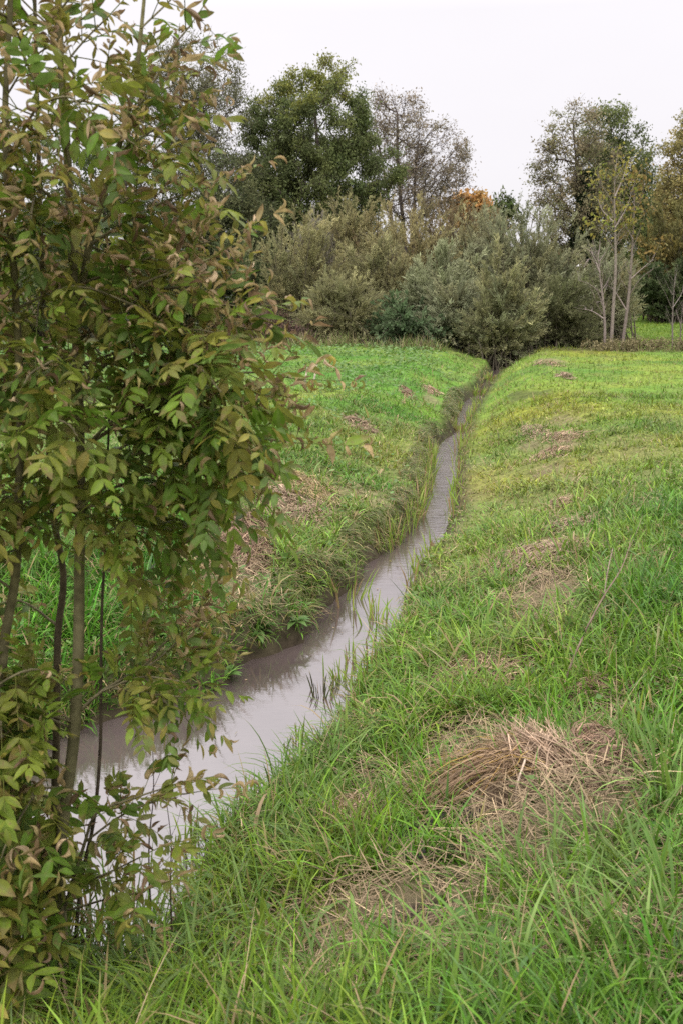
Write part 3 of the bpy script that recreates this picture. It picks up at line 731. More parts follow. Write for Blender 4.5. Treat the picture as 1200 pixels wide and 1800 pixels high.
def tree(name, label, cat, Y, base_px, ells, pal, n_tips=200, lpt=70, leaf=(.14, .08), clump=.5, r_tip=.012, trunk_col=(.075, .06, .05), top=None, shell=.55,
         bare=.1, lean=0, ivy=None, trunks=1, fine=.0, group='trees beyond the meadow', rexp=.46, droop=-.15, top_pal=None, top_z=0):
    bx = at_y(base_px, 560, Y)[0]; base = np.array([bx, Y, gz(bx, Y) - .1])
    o = thing(name, label, cat, base, group)
    E = np.array([[*at_y(e[0], e[1], Y), e[2] * Y / FPX, e[3] * Y / FPX] for e in ells])
    tip_top = E[0, :3] + np.array([lean, 0, E[0, 4] * .55])
    tips = env_points(ells, Y, n_tips, shell)
    nodes = []; parent = []
    for k in range(trunks):
        tt = tip_top + np.array([0 if trunks == 1 else (k - (trunks - 1) / 2) * E[0, 3] * .7, 0, 0])
        b = base + np.array([(k - (trunks - 1) / 2) * .35, 0, 0]); M = 14
        for i in range(M):
            f = i / (M - 1)
            p = b * (1 - f) + tt * f + np.array([math.sin(f * 5 + k) * .12, math.cos(f * 4 + k) * .12, 0]) * f * 2
            p[0] += -lean * .6 * f * (1 - f) * 2
            nodes.append(p); parent.append(len(nodes) - 2 if i else -1)
    ntr = len(nodes); start_ok = int(.25 * 14)
    order = np.argsort(np.hypot(tips[:, 0] - np.interp(tips[:, 2], [base[2], tip_top[2]], [base[0], tip_top[0]]), tips[:, 1] - Y))
    tips = tips[order]
    lines = []
    MP = 5
    tipnode = []
    for tp in tips:
        A = np.array(nodes); v = tp - A
        hd = np.hypot(v[:, 0], v[:, 1]); cost = np.linalg.norm(v, axis=1) + 1.6 * np.maximum(0, A[:, 2] - tp[2] + .35 * hd)
        cost[:start_ok] += 1e3 * (np.arange(start_ok) < start_ok)
        i = int(np.argmin(cost)); a = A[i]
        L = np.linalg.norm(tp - a)
        m = (a + tp) / 2 + np.array([0, 0, -.10 * L * rng.random()]) + rng.normal(0, .07 * L, 3)
        prev = i; ids = [i]
        for s in np.linspace(0, 1, MP)[1:]:
            nodes.append(a * (1 - s) ** 2 + 2 * m * s * (1 - s) + tp * s * s); parent.append(prev); prev = len(nodes) - 1; ids.append(prev)
        lines.append(ids); tipnode.append(prev)
    N = len(nodes); cnt = np.zeros(N)
    for t in tipnode: cnt[t] += 1
    for i in range(N - 1, -1, -1):
        if parent[i] >= 0: cnt[parent[i]] += cnt[i]
    A = np.array(nodes); R = r_tip * np.maximum(cnt, .6) ** rexp
    mb = MB()
    tl = np.array([list(range(k * 14, k * 14 + 14)) for k in range(trunks)])
    rr = R[tl]; rr[:, 0] *= 1.25
    tc = np.asarray(trunk_col)
    mb.tubes(A[tl], rr, np.tile(tc, (trunks, 1)), 8)
    ln = np.array(lines); rl = R[ln]; rl[:, 0] = np.minimum(rl[:, 0], rl[:, 1] * 1.15)
    mb.tubes(A[ln], rl, tc[None] * rng.uniform(.8, 1.25, (len(ln), 1)), 5)
    # fine twigs at the tips
    nt = len(tips)
    K = 5
    tb = np.repeat(A[ln[:, 3]], K, 0); td = norm(np.repeat(tips - A[ln[:, 2]], K, 0)) + rng.normal(0, .55, (nt * K, 3)) + np.array([0, 0, .25])
    tlens = rng.uniform(.5, 1.1, (nt * K, 1)) * clump * 1.7
    f = np.linspace(0, 1, 3)[None, :, None]
    TW = tb[:, None] + norm(td)[:, None] * tlens[:, None] * f + np.array([0, 0, -.15]) * (f ** 2) * clump
    mb.tubes(TW, np.tile(np.array([[1, .8, .4]]) * r_tip * .7, (nt * K, 1)), np.tile(tc * 1.1, (nt * K, 1)), 3)
    offset(mb, base); mb.build('trunk', M_BARK, o, True)
    # leaves: clumps round the twigs
    dens = rng.lognormal(0, .45, nt); dens[rng.random(nt) < bare] *= .12
    num = np.maximum(1, (lpt * dens).astype(int)); idx = np.repeat(np.arange(nt), num); n = len(idx)
    tw_i = idx * K + rng.integers(0, K, n); s = rng.random(n)[:, None]
    P = TW[tw_i, 0] * (1 - s) + TW[tw_i, 2] * s + rng.normal(0, clump * .33, (n, 3)) * np.array([1, 1, .75])
    tcx = pick(pal, nt) * rng.lognormal(0, .16, nt)[:, None]
    if top_pal:
        hi = tips[:, 2] > at_y(600, top_z, Y)[2] + rng.normal(0, .5, nt); tcx[hi] = pick(top_pal, hi.sum())
    c = tcx[idx] * .7 + pick(pal, n) * .3
    c = c * rng.lognormal(0, .2, n)[:, None]
    d = norm(rng.normal(0, 1, (n, 3)) + np.array([0, 0, droop])); sd = norm(np.cross(d, rng.normal(0, 1, (n, 3))))
    L = leaf[0] * rng.lognormal(0, .25, n)
    mb = MB(); mb.diamonds(P, d, sd, L, L * leaf[1] / leaf[0], c); offset(mb, base); mb.build('crown', M_FAR, o)
    if ivy:
        x, y0, y1, w = ivy; n = 9000; mb = MB()
        zz = rng.random(n); cxy = at_y(x, y0, Y); top_ = at_y(x, y1, Y)
        a = rng.random(n) * 6.28; r = w * Y / FPX * (1 - .55 * zz) * np.sqrt(rng.random(n)) * (.6 + .8 * fbm(zz * 6, a * .6, 3, 2))
        P = np.stack([cxy[0] + np.cos(a) * r, Y - .2 + np.sin(a) * r, cxy[2] + zz * (top_[2] - cxy[2])], -1)
        d = norm(rng.normal(0, 1, (n, 3)) + np.array([0, 0, -.8])); sd = norm(np.cross(d, rng.normal(0, 1, (n, 3))))
        mb.diamonds(P, d, sd, np.full(n, .16), np.full(n, .13), pick([(.025, .05, .02), (.04, .065, .03)], n)); offset(mb, base); mb.build('ivy', M_FAR, o)
    return o

G_DK = [(.07, .105, .032), (.09, .125, .038), (.12, .145, .042), (.08, .105, .045)]
G_GREY = [(.16, .16, .085), (.19, .18, .10), (.13, .135, .075)]
tree('broadleaf_tree', 'tall dense dark green tree with yellowing top rising in the middle', 'tree', 56, 575,
     [(560, 225, 88, 90), (480, 280, 58, 105), (630, 310, 68, 75), (545, 340, 120, 95), (600, 410, 90, 50), (470, 410, 80, 90), (575, 150, 45, 42), (612, 165, 35, 40), (503, 165, 26, 45), (455, 220, 25, 45), (640, 235, 30, 45), (670, 320, 28, 36)],
     [(.095, .13, .046), (.135, .165, .058), (.175, .195, .068), (.115, .135, .06)], 680, 190, (.14, .065), .52, .016, bare=.05, droop=-.9, top_pal=[(.24, .24, .05), (.19, .21, .05)], top_z=175)
tree('broadleaf_tree', 'tall sparse grey-green tree behind the ash with sky through its crown', 'tree', 52, 395,
     [(345, 150, 80, 75), (300, 220, 80, 90), (380, 240, 55, 90), (330, 320, 90, 80), (400, 400, 60, 80)], G_GREY, 330, 95, (.15, .045), .62, .013, lean=-1.2, trunk_col=(.06, .05, .042), bare=.15)
tree('broadleaf_tree', 'thin half-bare tree right of the dense tree with brown leaves', 'tree', 62, 715,
     [(700, 245, 48, 72), (760, 290, 60, 70), (660, 230, 35, 60), (735, 340, 70, 50)], [(.23, .19, .135), (.19, .175, .105), (.26, .21, .15)], 360, 60, (.13, .06), .6, .013, trunk_col=(.10, .08, .07), trunks=3, bare=.3)
tree('maple_tree', 'small bright orange autumn tree behind the willow thicket', 'tree', 70, 832,
     [(826, 362, 30, 17), (845, 385, 26, 22), (812, 385, 18, 22)], [(.52, .30, .11), (.48, .26, .09), (.42, .29, .11)], 110, 60, (.24, .16), .5, .014, bare=.05)
tree('broadleaf_tree', 'slim dark tree with a few leafy sprays beside the orange tree', 'tree', 66, 884,
     [(884, 358, 16, 18), (876, 380, 14, 16), (895, 385, 20, 20)], G_DK, 40, 50, (.2, .1), .4, .013)
tree('broadleaf_tree', 'russet tree with an ivy-covered trunk on the right', 'tree', 64, 1025,
     [(1010, 240, 48, 50), (985, 310, 48, 60), (1040, 300, 40, 70), (1000, 370, 60, 50), (1030, 400, 60, 60)], [(.23, .195, .11), (.26, .205, .13), (.185, .20, .09), (.20, .195, .105)], 320, 70, (.14, .075), .55, .014,
     ivy=(1022, 460, 300, 30), bare=.15)
tree('broadleaf_tree', 'green tree with a pointed top behind the russet ivy tree', 'tree', 72, 1085,
     [(1075, 240, 44, 55), (1100, 290, 45, 60), (1055, 330, 45, 60), (1110, 350, 50, 45), (1090, 400, 60, 60)], [(.125, .155, .055), (.16, .185, .06), (.11, .13, .06)], 320, 100, (.16, .09), .6, .015, bare=.1)
tree('broadleaf_tree', 'golden brown tree cut by the right edge of the view', 'tree', 60, 1215,
     [(1210, 270, 45, 55), (1200, 330, 40, 50), (1235, 250, 40, 55), (1225, 370, 60, 60)], [(.32, .26, .10), (.34, .27, .11), (.24, .235, .09)], 280, 100, (.15, .09), .55, .015, bare=.1)
tree('broadleaf_tree', 'low dark green tree between the pointed tree and the golden one', 'tree', 78, 1165,
     [(1160, 375, 45, 50), (1130, 420, 50, 50), (1195, 420, 60, 55)], G_DK, 180, 70, (.26, .14), .7, .016)
tree('broadleaf_tree', 'dark tree filling the gap left of the dense tree', 'tree', 48, 405,
     [(400, 330, 60, 60), (440, 420, 60, 70), (380, 440, 70, 70), (330, 470, 80, 70)], [(.10, .115, .05), (.13, .135, .06), (.085, .105, .05)], 260, 120, (.13, .06), .55, .014, trunk_col=(.035, .03, .026), lean=-1.0)
tree('broadleaf_tree', 'dim green tree standing behind the ash foliage', 'tree', 50, 235,
     [(230, 330, 90, 100), (160, 380, 90, 100), (250, 450, 90, 80), (100, 430, 90, 90)], G_DK, 220, 60, (.2, .1), .6, .015)
tree('broadleaf_tree', 'broad tree behind the ash at the left edge of the view', 'tree', 55, 20,
     [(20, 350, 120, 120), (-80, 400, 120, 120), (60, 460, 110, 70)], G_DK, 180, 60, (.22, .12), .7, .015)

# ------------------------------------------------------------------ willow shrubs
def shrub(label, Y, base_px, ells, pal, stems=40, twigs=9, lpt=26, leaf=(.13, .028), name='willow_shrub', cat='shrub', group='willow shrubs of the thicket', up=.55, tw_len=(.4, 1.0), stem_col=(.10, .085, .06), spread=.5, lowfill=1.0):
    bx = at_y(base_px, 600, Y)[0]; base = np.array([bx, Y, gz(bx, Y) - .05])
    o = thing(name, label, cat, base, group)
    stems = int(stems * 1.6); lpt = int(lpt * 1.45); leaf = (leaf[0] * .82, leaf[1] * .78)
    tips = env_points(ells, Y, stems, .75)
    tips[:, 2] = np.maximum(tips[:, 2], base[2] + .25)
    ctr = np.array([at_y(e[0], e[1], Y)[0] for e in ells]).mean()
    b = np.tile(base, (stems, 1)) + rng.normal(0, spread, (stems, 3)) * np.array([1, .7, 0]); b[:, 0] += (tips[:, 0] - bx) * .35; b[:, 2] = height(b[:, 0], b[:, 1]) - .05
    m = b + (tips - b) * np.array([.30, .30, .65])
    M = 7; s = np.linspace(0, 1, M)[None, :, None]
    P = b[:, None] * (1 - s) ** 2 + 2 * m[:, None] * s * (1 - s) + tips[:, None] * s ** 2
    mb = MB(); mb.tubes(P, np.linspace(.028, .008, M)[None] * rng.uniform(.7, 1.3, (stems, 1)), np.tile(np.asarray(stem_col), (stems, 1)), 4)
    n = stems * twigs; si = np.repeat(np.arange(stems), twigs); u = np.clip(rng.beta(2.2, 1.1, n), .12, 1) * (M - 1.001)
    i = u.astype(int); f = (u - i)[:, None]
    tb = P[si, i] * (1 - f) + P[si, i + 1] * f; tg = norm(P[si, i + 1] - P[si, i])
    out = tb - np.array([ctr, Y, base[2] + 1.0]); out = norm(out)
    td = norm(tg * .6 + out * .45 + np.array([0, 0, up - .15]) + rng.normal(0, .38, (n, 3)))
    tl = rng.uniform(*tw_len, n)[:, None]
    f3 = np.linspace(0, 1, 4)[None, :, None]
    TW = tb[:, None] + td[:, None] * tl[:, None] * f3 + np.array([0, 0, -.30]) * f3 ** 2 * tl[:, None]
    mb.tubes(TW, np.tile(np.linspace(.007, .003, 4)[None], (n, 1)), np.tile(np.asarray(stem_col) * 1.2, (n, 1)), 3)
    offset(mb, base); mb.build('stems', M_BARK, o)
    k = np.repeat(np.arange(n), lpt); N = len(k); v = rng.random(N)[:, None]
    LP = TW[k, 0] * (1 - v) + TW[k, 3] * v + rng.normal(0, .02, (N, 3)); dd = norm(TW[k, 3] - TW[k, 0])
    d = norm(dd * 1.0 + rng.normal(0, .5, (N, 3)) + np.array([0, 0, .1])); sd = norm(np.cross(d, rng.normal(0, 1, (N, 3))))
    sc = pick(pal, stems) * rng.lognormal(0, .2, stems)[:, None]; tc = sc[si] * .7 + pick(pal, n) * .3; tc = 1.12 * tc * rng.lognormal(0, .14, n)[:, None]
    c = tc[k] * rng.lognormal(0, .12, N)[:, None]
    L = leaf[0] * rng.lognormal(0, .25, N)
    mb = MB(); mb.diamonds(LP, d, sd, L, L * leaf[1] / leaf[0], c); offset(mb, base); mb.build('foliage', M_FAR, o)
    return o

TAN = [(.29, .255, .12), (.255, .24, .115), (.32, .275, .13), (.235, .23, .11)]
OLV = [(.235, .225, .11), (.265, .25, .12), (.20, .205, .10)]
GRY = [(.23, .25, .15), (.28, .29, .18), (.20, .22, .12), (.25, .24, .13)]
BLU = [(.235, .255, .14), (.28, .29, .17), (.21, .23, .12)]
DRK = [(.07, .10, .04), (.10, .12, .05), (.06, .08, .035)]
shrub('tan-olive willow at the left end of the thicket', 34.5, 530, [(520, 455, 65, 70), (490, 510, 45, 70), (560, 510, 60, 75), (540, 420, 45, 42)], OLV + TAN[:2], 70, 10, 30)
shrub('silvery willow spikes poking up above the left of the thicket', 37.5, 555, [(545, 395, 22, 32), (560, 430, 28, 40), (540, 470, 40, 60)], [(.22, .20, .16), (.18, .165, .12)], 34, 9, 28, tw_len=(.4, .9), up=.9)
shrub('yellow-brown willow rising highest behind the silvery spikes', 39, 610, [(600, 375, 52, 36), (645, 395, 52, 40), (590, 440, 60, 70), (650, 450, 60, 60)], TAN, 64, 10, 30)
shrub('broad tan willow crown in the middle of the thicket', 38, 720, [(690, 400, 60, 46), (755, 395, 62, 44), (815, 395, 45, 38), (730, 470, 115, 80)], TAN + [(.16, .12, .065)], 95, 10, 30)
shrub('brown willow at the back beside the orange tree', 41, 810, [(770, 385, 70, 30), (830, 395, 50, 38), (800, 440, 70, 60)], [(.15, .115, .06), (.17, .135, .075)], 60, 10, 28)
shrub('olive willow bulging forward at the meadow edge left of centre', 32.5, 605, [(605, 545, 48, 48), (580, 570, 40, 35), (640, 560, 40, 40), (600, 510, 30, 25)], OLV, 56, 10, 32)
shrub('olive-brown willow between the left end and the blue-green one', 35, 680, [(670, 500, 55, 60), (640, 470, 50, 50), (690, 550, 50, 45), (700, 470, 40, 50)], OLV + TAN[:1], 75, 10, 30)
shrub('blue-green willow with upright leafy shoots in mid thicket', 33.8, 775, [(770, 490, 50, 55), (740, 520, 40, 50), (810, 490, 35, 50), (770, 550, 60, 45)], BLU, 66, 10, 34, (.16, .04), up=.8)
shrub('dark bramble bush sprawling at the foot of the thicket', 32.2, 715, [(710, 565, 50, 28), (680, 580, 40, 20), (745, 580, 40, 22)], [(.10, .15, .07), (.13, .175, .09), (.08, .115, .05)], 40, 9, 24, (.13, .08), name='bramble_bush', cat='bramble', up=.1)
shrub('grey-green willow in front beside the stream gap', 32.6, 805, [(800, 545, 48, 42), (775, 570, 40, 36), (825, 560, 35, 50), (790, 520, 30, 26)], GRY, 58, 10, 32)
shrub('large rounded grey-olive willow right of centre', 36, 930, [(920, 405, 60, 48), (965, 430, 55, 60), (880, 430, 55, 55), (925, 500, 90, 70), (980, 520, 50, 70)], GRY + OLV[:1], 110, 10, 32)
shrub('olive willow leaning over the stream where it enters the thicket', 31.6, 872, [(870, 560, 50, 55), (900, 530, 42, 55), (850, 590, 35, 38), (890, 590, 45, 34), (870, 510, 30, 30), (880, 480, 40, 40)], OLV + GRY[2:3], 78, 10, 34)
shrub('pale crowned willow behind the blue-green one', 37, 850, [(850, 425, 50, 50), (830, 480, 50, 60), (870, 480, 45, 60)], GRY + TAN[:2], 64, 10, 30)
shrub('green willow with shade painted into its leaf colour right of the stream mouth', 33.4, 975, [(970, 560, 50, 50), (1000, 540, 40, 60), (945, 590, 40, 30), (1010, 590, 35, 30)], [(.14, .15, .065), (.10, .115, .05), (.18, .18, .09)], 66, 10, 30)  # leaf palette darkened to stand in for the shaded gap beside the stream
shrub('grey willow behind the pale bare saplings', 36.5, 1060, [(1050, 500, 45, 50), (1075, 490, 40, 45), (1040, 555, 45, 45), (1065, 550, 35, 40), (1020, 470, 30, 30)], GRY + TAN[:1], 74, 9, 26)
shrub('yellowing bush at the right edge of the view', 52, 1180, [(1170, 410, 40, 55), (1205, 420, 50, 60), (1150, 470, 40, 60), (1200, 500, 60, 50)], [(.17, .145, .05), (.20, .16, .05), (.12, .12, .05)], 90, 10, 26, (.18, .06), group='bushes behind the far field')
shrub('dark evergreen bush below the yellowing bush', 50, 1190, [(1180, 500, 50, 40), (1150, 520, 40, 30), (1215, 510, 50, 45)], DRK, 70, 10, 30, (.18, .08), name='dark_bush', group='bushes behind the far field')
shrub('dark bush under the gap tree left of the thicket', 37, 430, [(430, 520, 45, 60), (400, 480, 50, 60), (380, 540, 50, 50), (450, 470, 30, 50)], DRK + OLV[2:], 80, 10, 30, (.14, .06), name='dark_bush')
shrub('dull green bush behind the lower ash branches', 36, 320, [(310, 500, 60, 60), (260, 530, 60, 50), (350, 540, 50, 45)], DRK + OLV[:1], 70, 10, 28, (.14, .06), name='dark_bush')
shrub('dull green bush behind the ash at the left edge', 37, 110, [(150, 500, 80, 60), (60, 510, 80, 60), (-40, 500, 90, 70)], DRK + OLV[:1], 80, 10, 28, (.15, .07), name='dark_bush')

# low dry weeds where the meadow meets the thicket
def verge():
    mb = MB(); lf = MB()
    n = 5200
    px = rng.uniform(330, 860, n); x = np.array([at_y(p, 600, 31)[0] for p in px]); y = 30.8 + rng.normal(0, .45, n)
    px2 = np.where(rng.random(n) < .4, rng.uniform(1010, 1290, n), 2400); x = np.concatenate([x, at_y(1010, 600, 31.5)[0] + (px2 - 1010) * 31.5 / FPX]); y = np.concatenate([y, 31.6 + rng.normal(0, .4, n)]); rs = np.concatenate([np.ones(n), np.full(n, .28)])
    n = len(x)
    pk = fbm(x * .9, y * .9, 33, 3); k = (rng.random(n) < sm(.42, .62, pk)) & ~inside(x, y, POLY); rs = rs[k]; x, y = x[k], y[k]; n = len(x)
    c = pick([(.26, .21, .11), (.18, .22, .06), (.30, .25, .13), (.16, .12, .08), (.14, .22, .05), (.2, .24, .07)], n)
    blades(mb, x, y, height(x, y) - .02, rs * rng.uniform(.1, .42, n) * (.5 + sm(.42, .6, pk[k])), rng.uniform(.012, .03, n), rng.random(n) * 6.28, rng.uniform(0, .7, n), rng.uniform(0, 1.2, n), c, 3)
    tag(mb.build('verge_weeds', M_GRASS), 'tangle of dry weeds where the meadow meets the thicket', 'weeds', kind='stuff')
verge()

def weed_stand(px, Y, label, n, h, col, w=.5):
    bx = at_y(px, 600, Y)[0]; base = np.array([bx, Y, gz(bx, Y)]); mb = MB()
    x = rng.normal(0, w, n); y = rng.normal(0, .25, n)
    hh = rng.uniform(.5, 1, n) * h; tip = np.stack([x + rng.normal(0, .12, n), y + rng.normal(0, .1, n), hh], -1); b = np.stack([x, y, np.full(n, -.03)], -1)
    s = np.linspace(0, 1, 4)[None, :, None]; P = b[:, None] * (1 - s) + tip[:, None] * s + np.array([.04, 0, 0]) * s * (1 - s)
    mb.tubes(P, np.tile(np.linspace(.011, .005, 4)[None], (n, 1)), np.tile(np.asarray(col), (n, 1)) * rng.uniform(.7, 1.3, (n, 1)), 3)
    k = n * 26; i = rng.integers(0, n, k); v = rng.random(k)[:, None] ** .6; LP = b[i] * (1 - v) + tip[i] * v + rng.normal(0, .06, (k, 3))
    d = norm(rng.normal(0, 1, (k, 3))); mb.diamonds(LP, d, norm(np.cross(d, rng.normal(0, 1, (k, 3)))), rng.uniform(.04, .10, k), rng.uniform(.02, .04, k), np.tile(np.asarray(col), (k, 1)) * rng.uniform(.6, 1.5, (k, 1)))
    o = mb.build('dead_weeds', M_STRAW); o.location = base
    tag(o, label, 'dead weeds', 'stands of dead weeds at the meadow edge')
weed_stand(455, 31.2, 'reddish brown dead weed stems left of the thicket', 90, 1.15, (.10, .055, .045), .55)
weed_stand(512, 31.4, 'low dark brown weeds at the foot of the left willow', 60, .6, (.085, .055, .04), .4)
weed_stand(1150, 31.6, 'brown bramble tangle at the right meadow edge', 45, .36, (.17, .14, .07), .5)
weed_stand(1085, 31.4, 'dry weeds round the feet of the bare saplings', 70, .36, (.19, .16, .08), .6)
weed_stand(1215, 31.8, 'brown weeds cut by the right edge of the view', 36, .35, (.16, .14, .07), .4)

# ------------------------------------------------------------------ saplings at the right meadow edge
def sapling(label, Y, pts, twig_list, r0, col, leaves=(), pal=None, n_leaf=0):
    P = [at_y(px, py, Y) for px, py in pts]; P[0][2] = gz(P[0][0], Y) - .05
    o = thing('sapling', label, 'sapling', P[0], 'slender saplings at the right meadow edge')
    mb = MB(); Q = polytube(mb, P, r0, r0 * .2, col); offset(mb, P[0]); mb.build('trunk', M_BARK, o, True)
    mb = MB(); ends = []
    for tw in twig_list:
        T = [at_y(px, py, Y + (k * .25 - .2) * (1 if len(ends) % 2 else -1)) for k, (px, py) in enumerate(tw)]
        polytube(mb, T, r0 * .42, r0 * .12, col, 5); ends += T[1:]
        for _ in range(5):
            a = T[-2] + (T[-1] - T[-2]) * rng.random(); e = a + (T[-1] - T[-2]) * rng.uniform(.3, .8) + rng.normal(0, .14, 3) + np.array([0, 0, .12])
            polytube(mb, [a, (a + e) / 2 + rng.normal(0, .03, 3), e], r0 * .14, r0 * .06, col, 3); ends.append(e)
    for _ in range(26):
        a = Q[rng.integers(len(Q) // 4, len(Q) - 1)]; L = rng.uniform(.3, 1.0); az = rng.random() * 6.28
        e = a + np.array([math.cos(az) * L * .5, math.sin(az) * L * .5, L * .8]); polytube(mb, [a, (a + e) / 2 + np.array([0, 0, -.05]), e], r0 * .2, r0 * .06, col, 3); ends.append(e)
    offset(mb, P[0]); mb.build('twigs', M_BARK, o)
    if n_leaf:
        E = np.array(ends); E = E[E[:, 2] > leaves[0]]
        k = rng.integers(0, len(E), n_leaf); LP = E[k] + rng.normal(0, .16, (n_leaf, 3))
        d = norm(rng.normal(0, 1, (n_leaf, 3)) + np.array([0, 0, -.3])); m = MB()
        m.diamonds(LP, d, norm(np.cross(d, rng.normal(0, 1, (n_leaf, 3)))), rng.uniform(.10, .17, n_leaf), rng.uniform(.05, .09, n_leaf), pick(pal, n_leaf) * rng.lognormal(0, .15, n_leaf)[:, None])
        offset(m, P[0]); m.build('crown', M_FAR, o)
YLW = [(.30, .27, .06), (.20, .23, .05), (.26, .20, .06)]
PALEB = (.235, .195, .165)
sapling('tall pale sapling with sparse yellow-green leaves and straight trunk', 31.9, [(1073, 605), (1077, 540), (1081, 470), (1080, 400), (1079, 340), (1081, 290)],
        [[(1079, 440), (1060, 410), (1042, 395)], [(1080, 400), (1100, 365), (1112, 330)], [(1079, 360), (1062, 335), (1050, 320)], [(1080, 345), (1095, 310), (1100, 290)], [(1079, 420), (1095, 400), (1110, 390)], [(1077, 390), (1058, 370), (1050, 350)]],
        .06, PALEB, (3.0,), YLW, 430)
sapling('pale sapling leaning right with brownish twigs', 32.2, [(1093, 592), (1103, 530), (1108, 470), (1111, 420), (1114, 360), (1115, 310)],
        [[(1104, 520), (1125, 490), (1145, 475)], [(1108, 490), (1130, 470), (1148, 455)], [(1110, 440), (1125, 400), (1135, 370)], [(1111, 420), (1095, 390), (1090, 360)], [(1113, 370), (1128, 340), (1132, 310)], [(1100, 545), (1085, 520), (1075, 505)]],
        .055, (.21, .17, .145), (3.0,), [(.22, .15, .05), (.17, .15, .06)], 420)
sapling('bare forked sapling with branches reaching left', 31.7, [(1062, 608), (1062, 570), (1058, 520), (1053, 480), (1050, 440)],
        [[(1055, 515), (1035, 500), (1015, 492)], [(1060, 560), (1042, 548), (1025, 543)], [(1057, 552), (1048, 535), (1044, 525)], [(1054, 480), (1042, 450), (1035, 440)], [(1052, 470), (1035, 455), (1025, 470)]],
        .05, (.23, .185, .165))
sapling('young bare sapling alone on the far field side', 33, [(1181, 612), (1181, 560), (1183, 520), (1186, 470)], [[(1181, 545), (1170, 520), (1160, 500)], [(1182, 540), (1195, 520), (1203, 500)], [(1181, 575), (1174, 560), (1172, 552)]], .032, (.19, .16, .14))
sapling('thin bare whip at the right edge of the view', 33, [(1194, 612), (1196, 570), (1200, 530)], [[(1195, 585), (1203, 565), (1208, 550)], [(1196, 570), (1190, 555), (1188, 545)]], .026, (.17, .14, .12))

# pale garden lamp half hidden right of the willows
def lamp():
    Y = 42.; p = at_y(1015, 520, Y); p[2] = gz(p[0], Y); top = at_y(1015, 470, Y)[2] - p[2]
    o = thing('garden_lamp', 'pale post with a white rounded cap seen right of the large willow', 'lamp post', p)
    m = MB(); m.tubes(np.array([[[0, 0, 0], [0, 0, top * .5], [0, 0, top]]]), np.array([[.09, .075, .06]]), np.array([[.42, .40, .37]]), 12); m.build('post', M_PAINT, o, True)
    m = MB(); z = np.linspace(0, 1, 7); m.tubes(np.stack([0 * z, 0 * z, top - .02 + z * .16], -1)[None], (np.array([.08, .13, .14, .13, .105, .065, .001]))[None], np.array([[.78, .77, .75]]), 16); m.build('cap', M_PAINT, o, True)
lamp()

# far belt of woodland that closes the view
def far_wood():
    mb = MB(); n = 90000
    x = rng.uniform(-75, 75, n); y = 95 + rng.normal(0, 3, n)
    topz = 3.0 + 4.5 * fbm(x * .12, x * .02, 77, 4)
    z = rng.random(n) ** .8 * topz + .8
    d = norm(rng.normal(0, 1, (n, 3))); mb.diamonds(np.stack([x, y, z], -1), d, norm(np.cross(d, rng.normal(0, 1, (n, 3)))), rng.uniform(.4, .8, n), rng.uniform(.2, .4, n), pick(DRK + OLV[:1] + [(.12, .085, .04)], n))
    tag(mb.build('distant_wood', M_FAR), 'far dark belt of woodland behind the trees', 'woodland', kind='stuff')
    mb = MB(); n = 16000   # rough margin of the far field
    x = rng.uniform(9, 40, n); y = 60 + rng.normal(0, 1.2, n); z = height(x, y)
    blades(mb, x, y, z, rng.uniform(.3, .9, n), rng.uniform(.04, .08, n), rng.random(n) * 6.28, rng.uniform(0, .5, n), rng.uniform(0, .8, n), pick([(.13, .14, .05), (.2, .17, .09), (.08, .09, .035)], n), 3)
    tag(mb.build('field_margin', M_GRASS), 'rough weedy margin at the back of the far field', 'weeds', kind='stuff')
    mb = MB(); n = 60000
    y = rng.uniform(33, 60, n); x = rng.uniform(8.5, 26, n); z = height(x, y)
    blades(mb, x, y, z, rng.uniform(.08, .16, n), rng.uniform(.02, .05, n), rng.random(n) * 6.28, rng.uniform(0, .5, n), rng.uniform(0, .8, n), mixc((.10, .20, .02), (.16, .24, .03), rng.random(n)), 2)
    tag(mb.build('field_grass', M_GRASS), 'bright green grass of the far field at right', 'grass', kind='stuff')
far_wood()

# ------------------------------------------------------------------ the ash in the foreground
rng = np.random.default_rng(8)
AY = 2.85
AB = at_y(95, 1665, AY); AB[2] = gz(AB[0], AB[1]) - .04
ASH = thing('ash_tree', 'multi-stemmed young ash with green and withered curled leaves at the stream edge', 'tree', AB)
BARKC = (.155, .135, .075)
def A3(px, py, dy=0.0): return at_y(px, py, AY + dy)
SIL = ([-300, 0, 100, 200, 300, 450, 550, 650, 800, 900, 960, 1010, 1100, 1200, 1280, 1330, 1400, 1500, 1600, 1700], [260, 300, 345, 370, 400, 420, 455, 500, 470, 420, 340, 260, 330, 400, 380, 200, 370, 310, 280, 140])

class Leaflets:
    def __init__(s): s.d = []
    def add(s, *a): s.d.append(a)

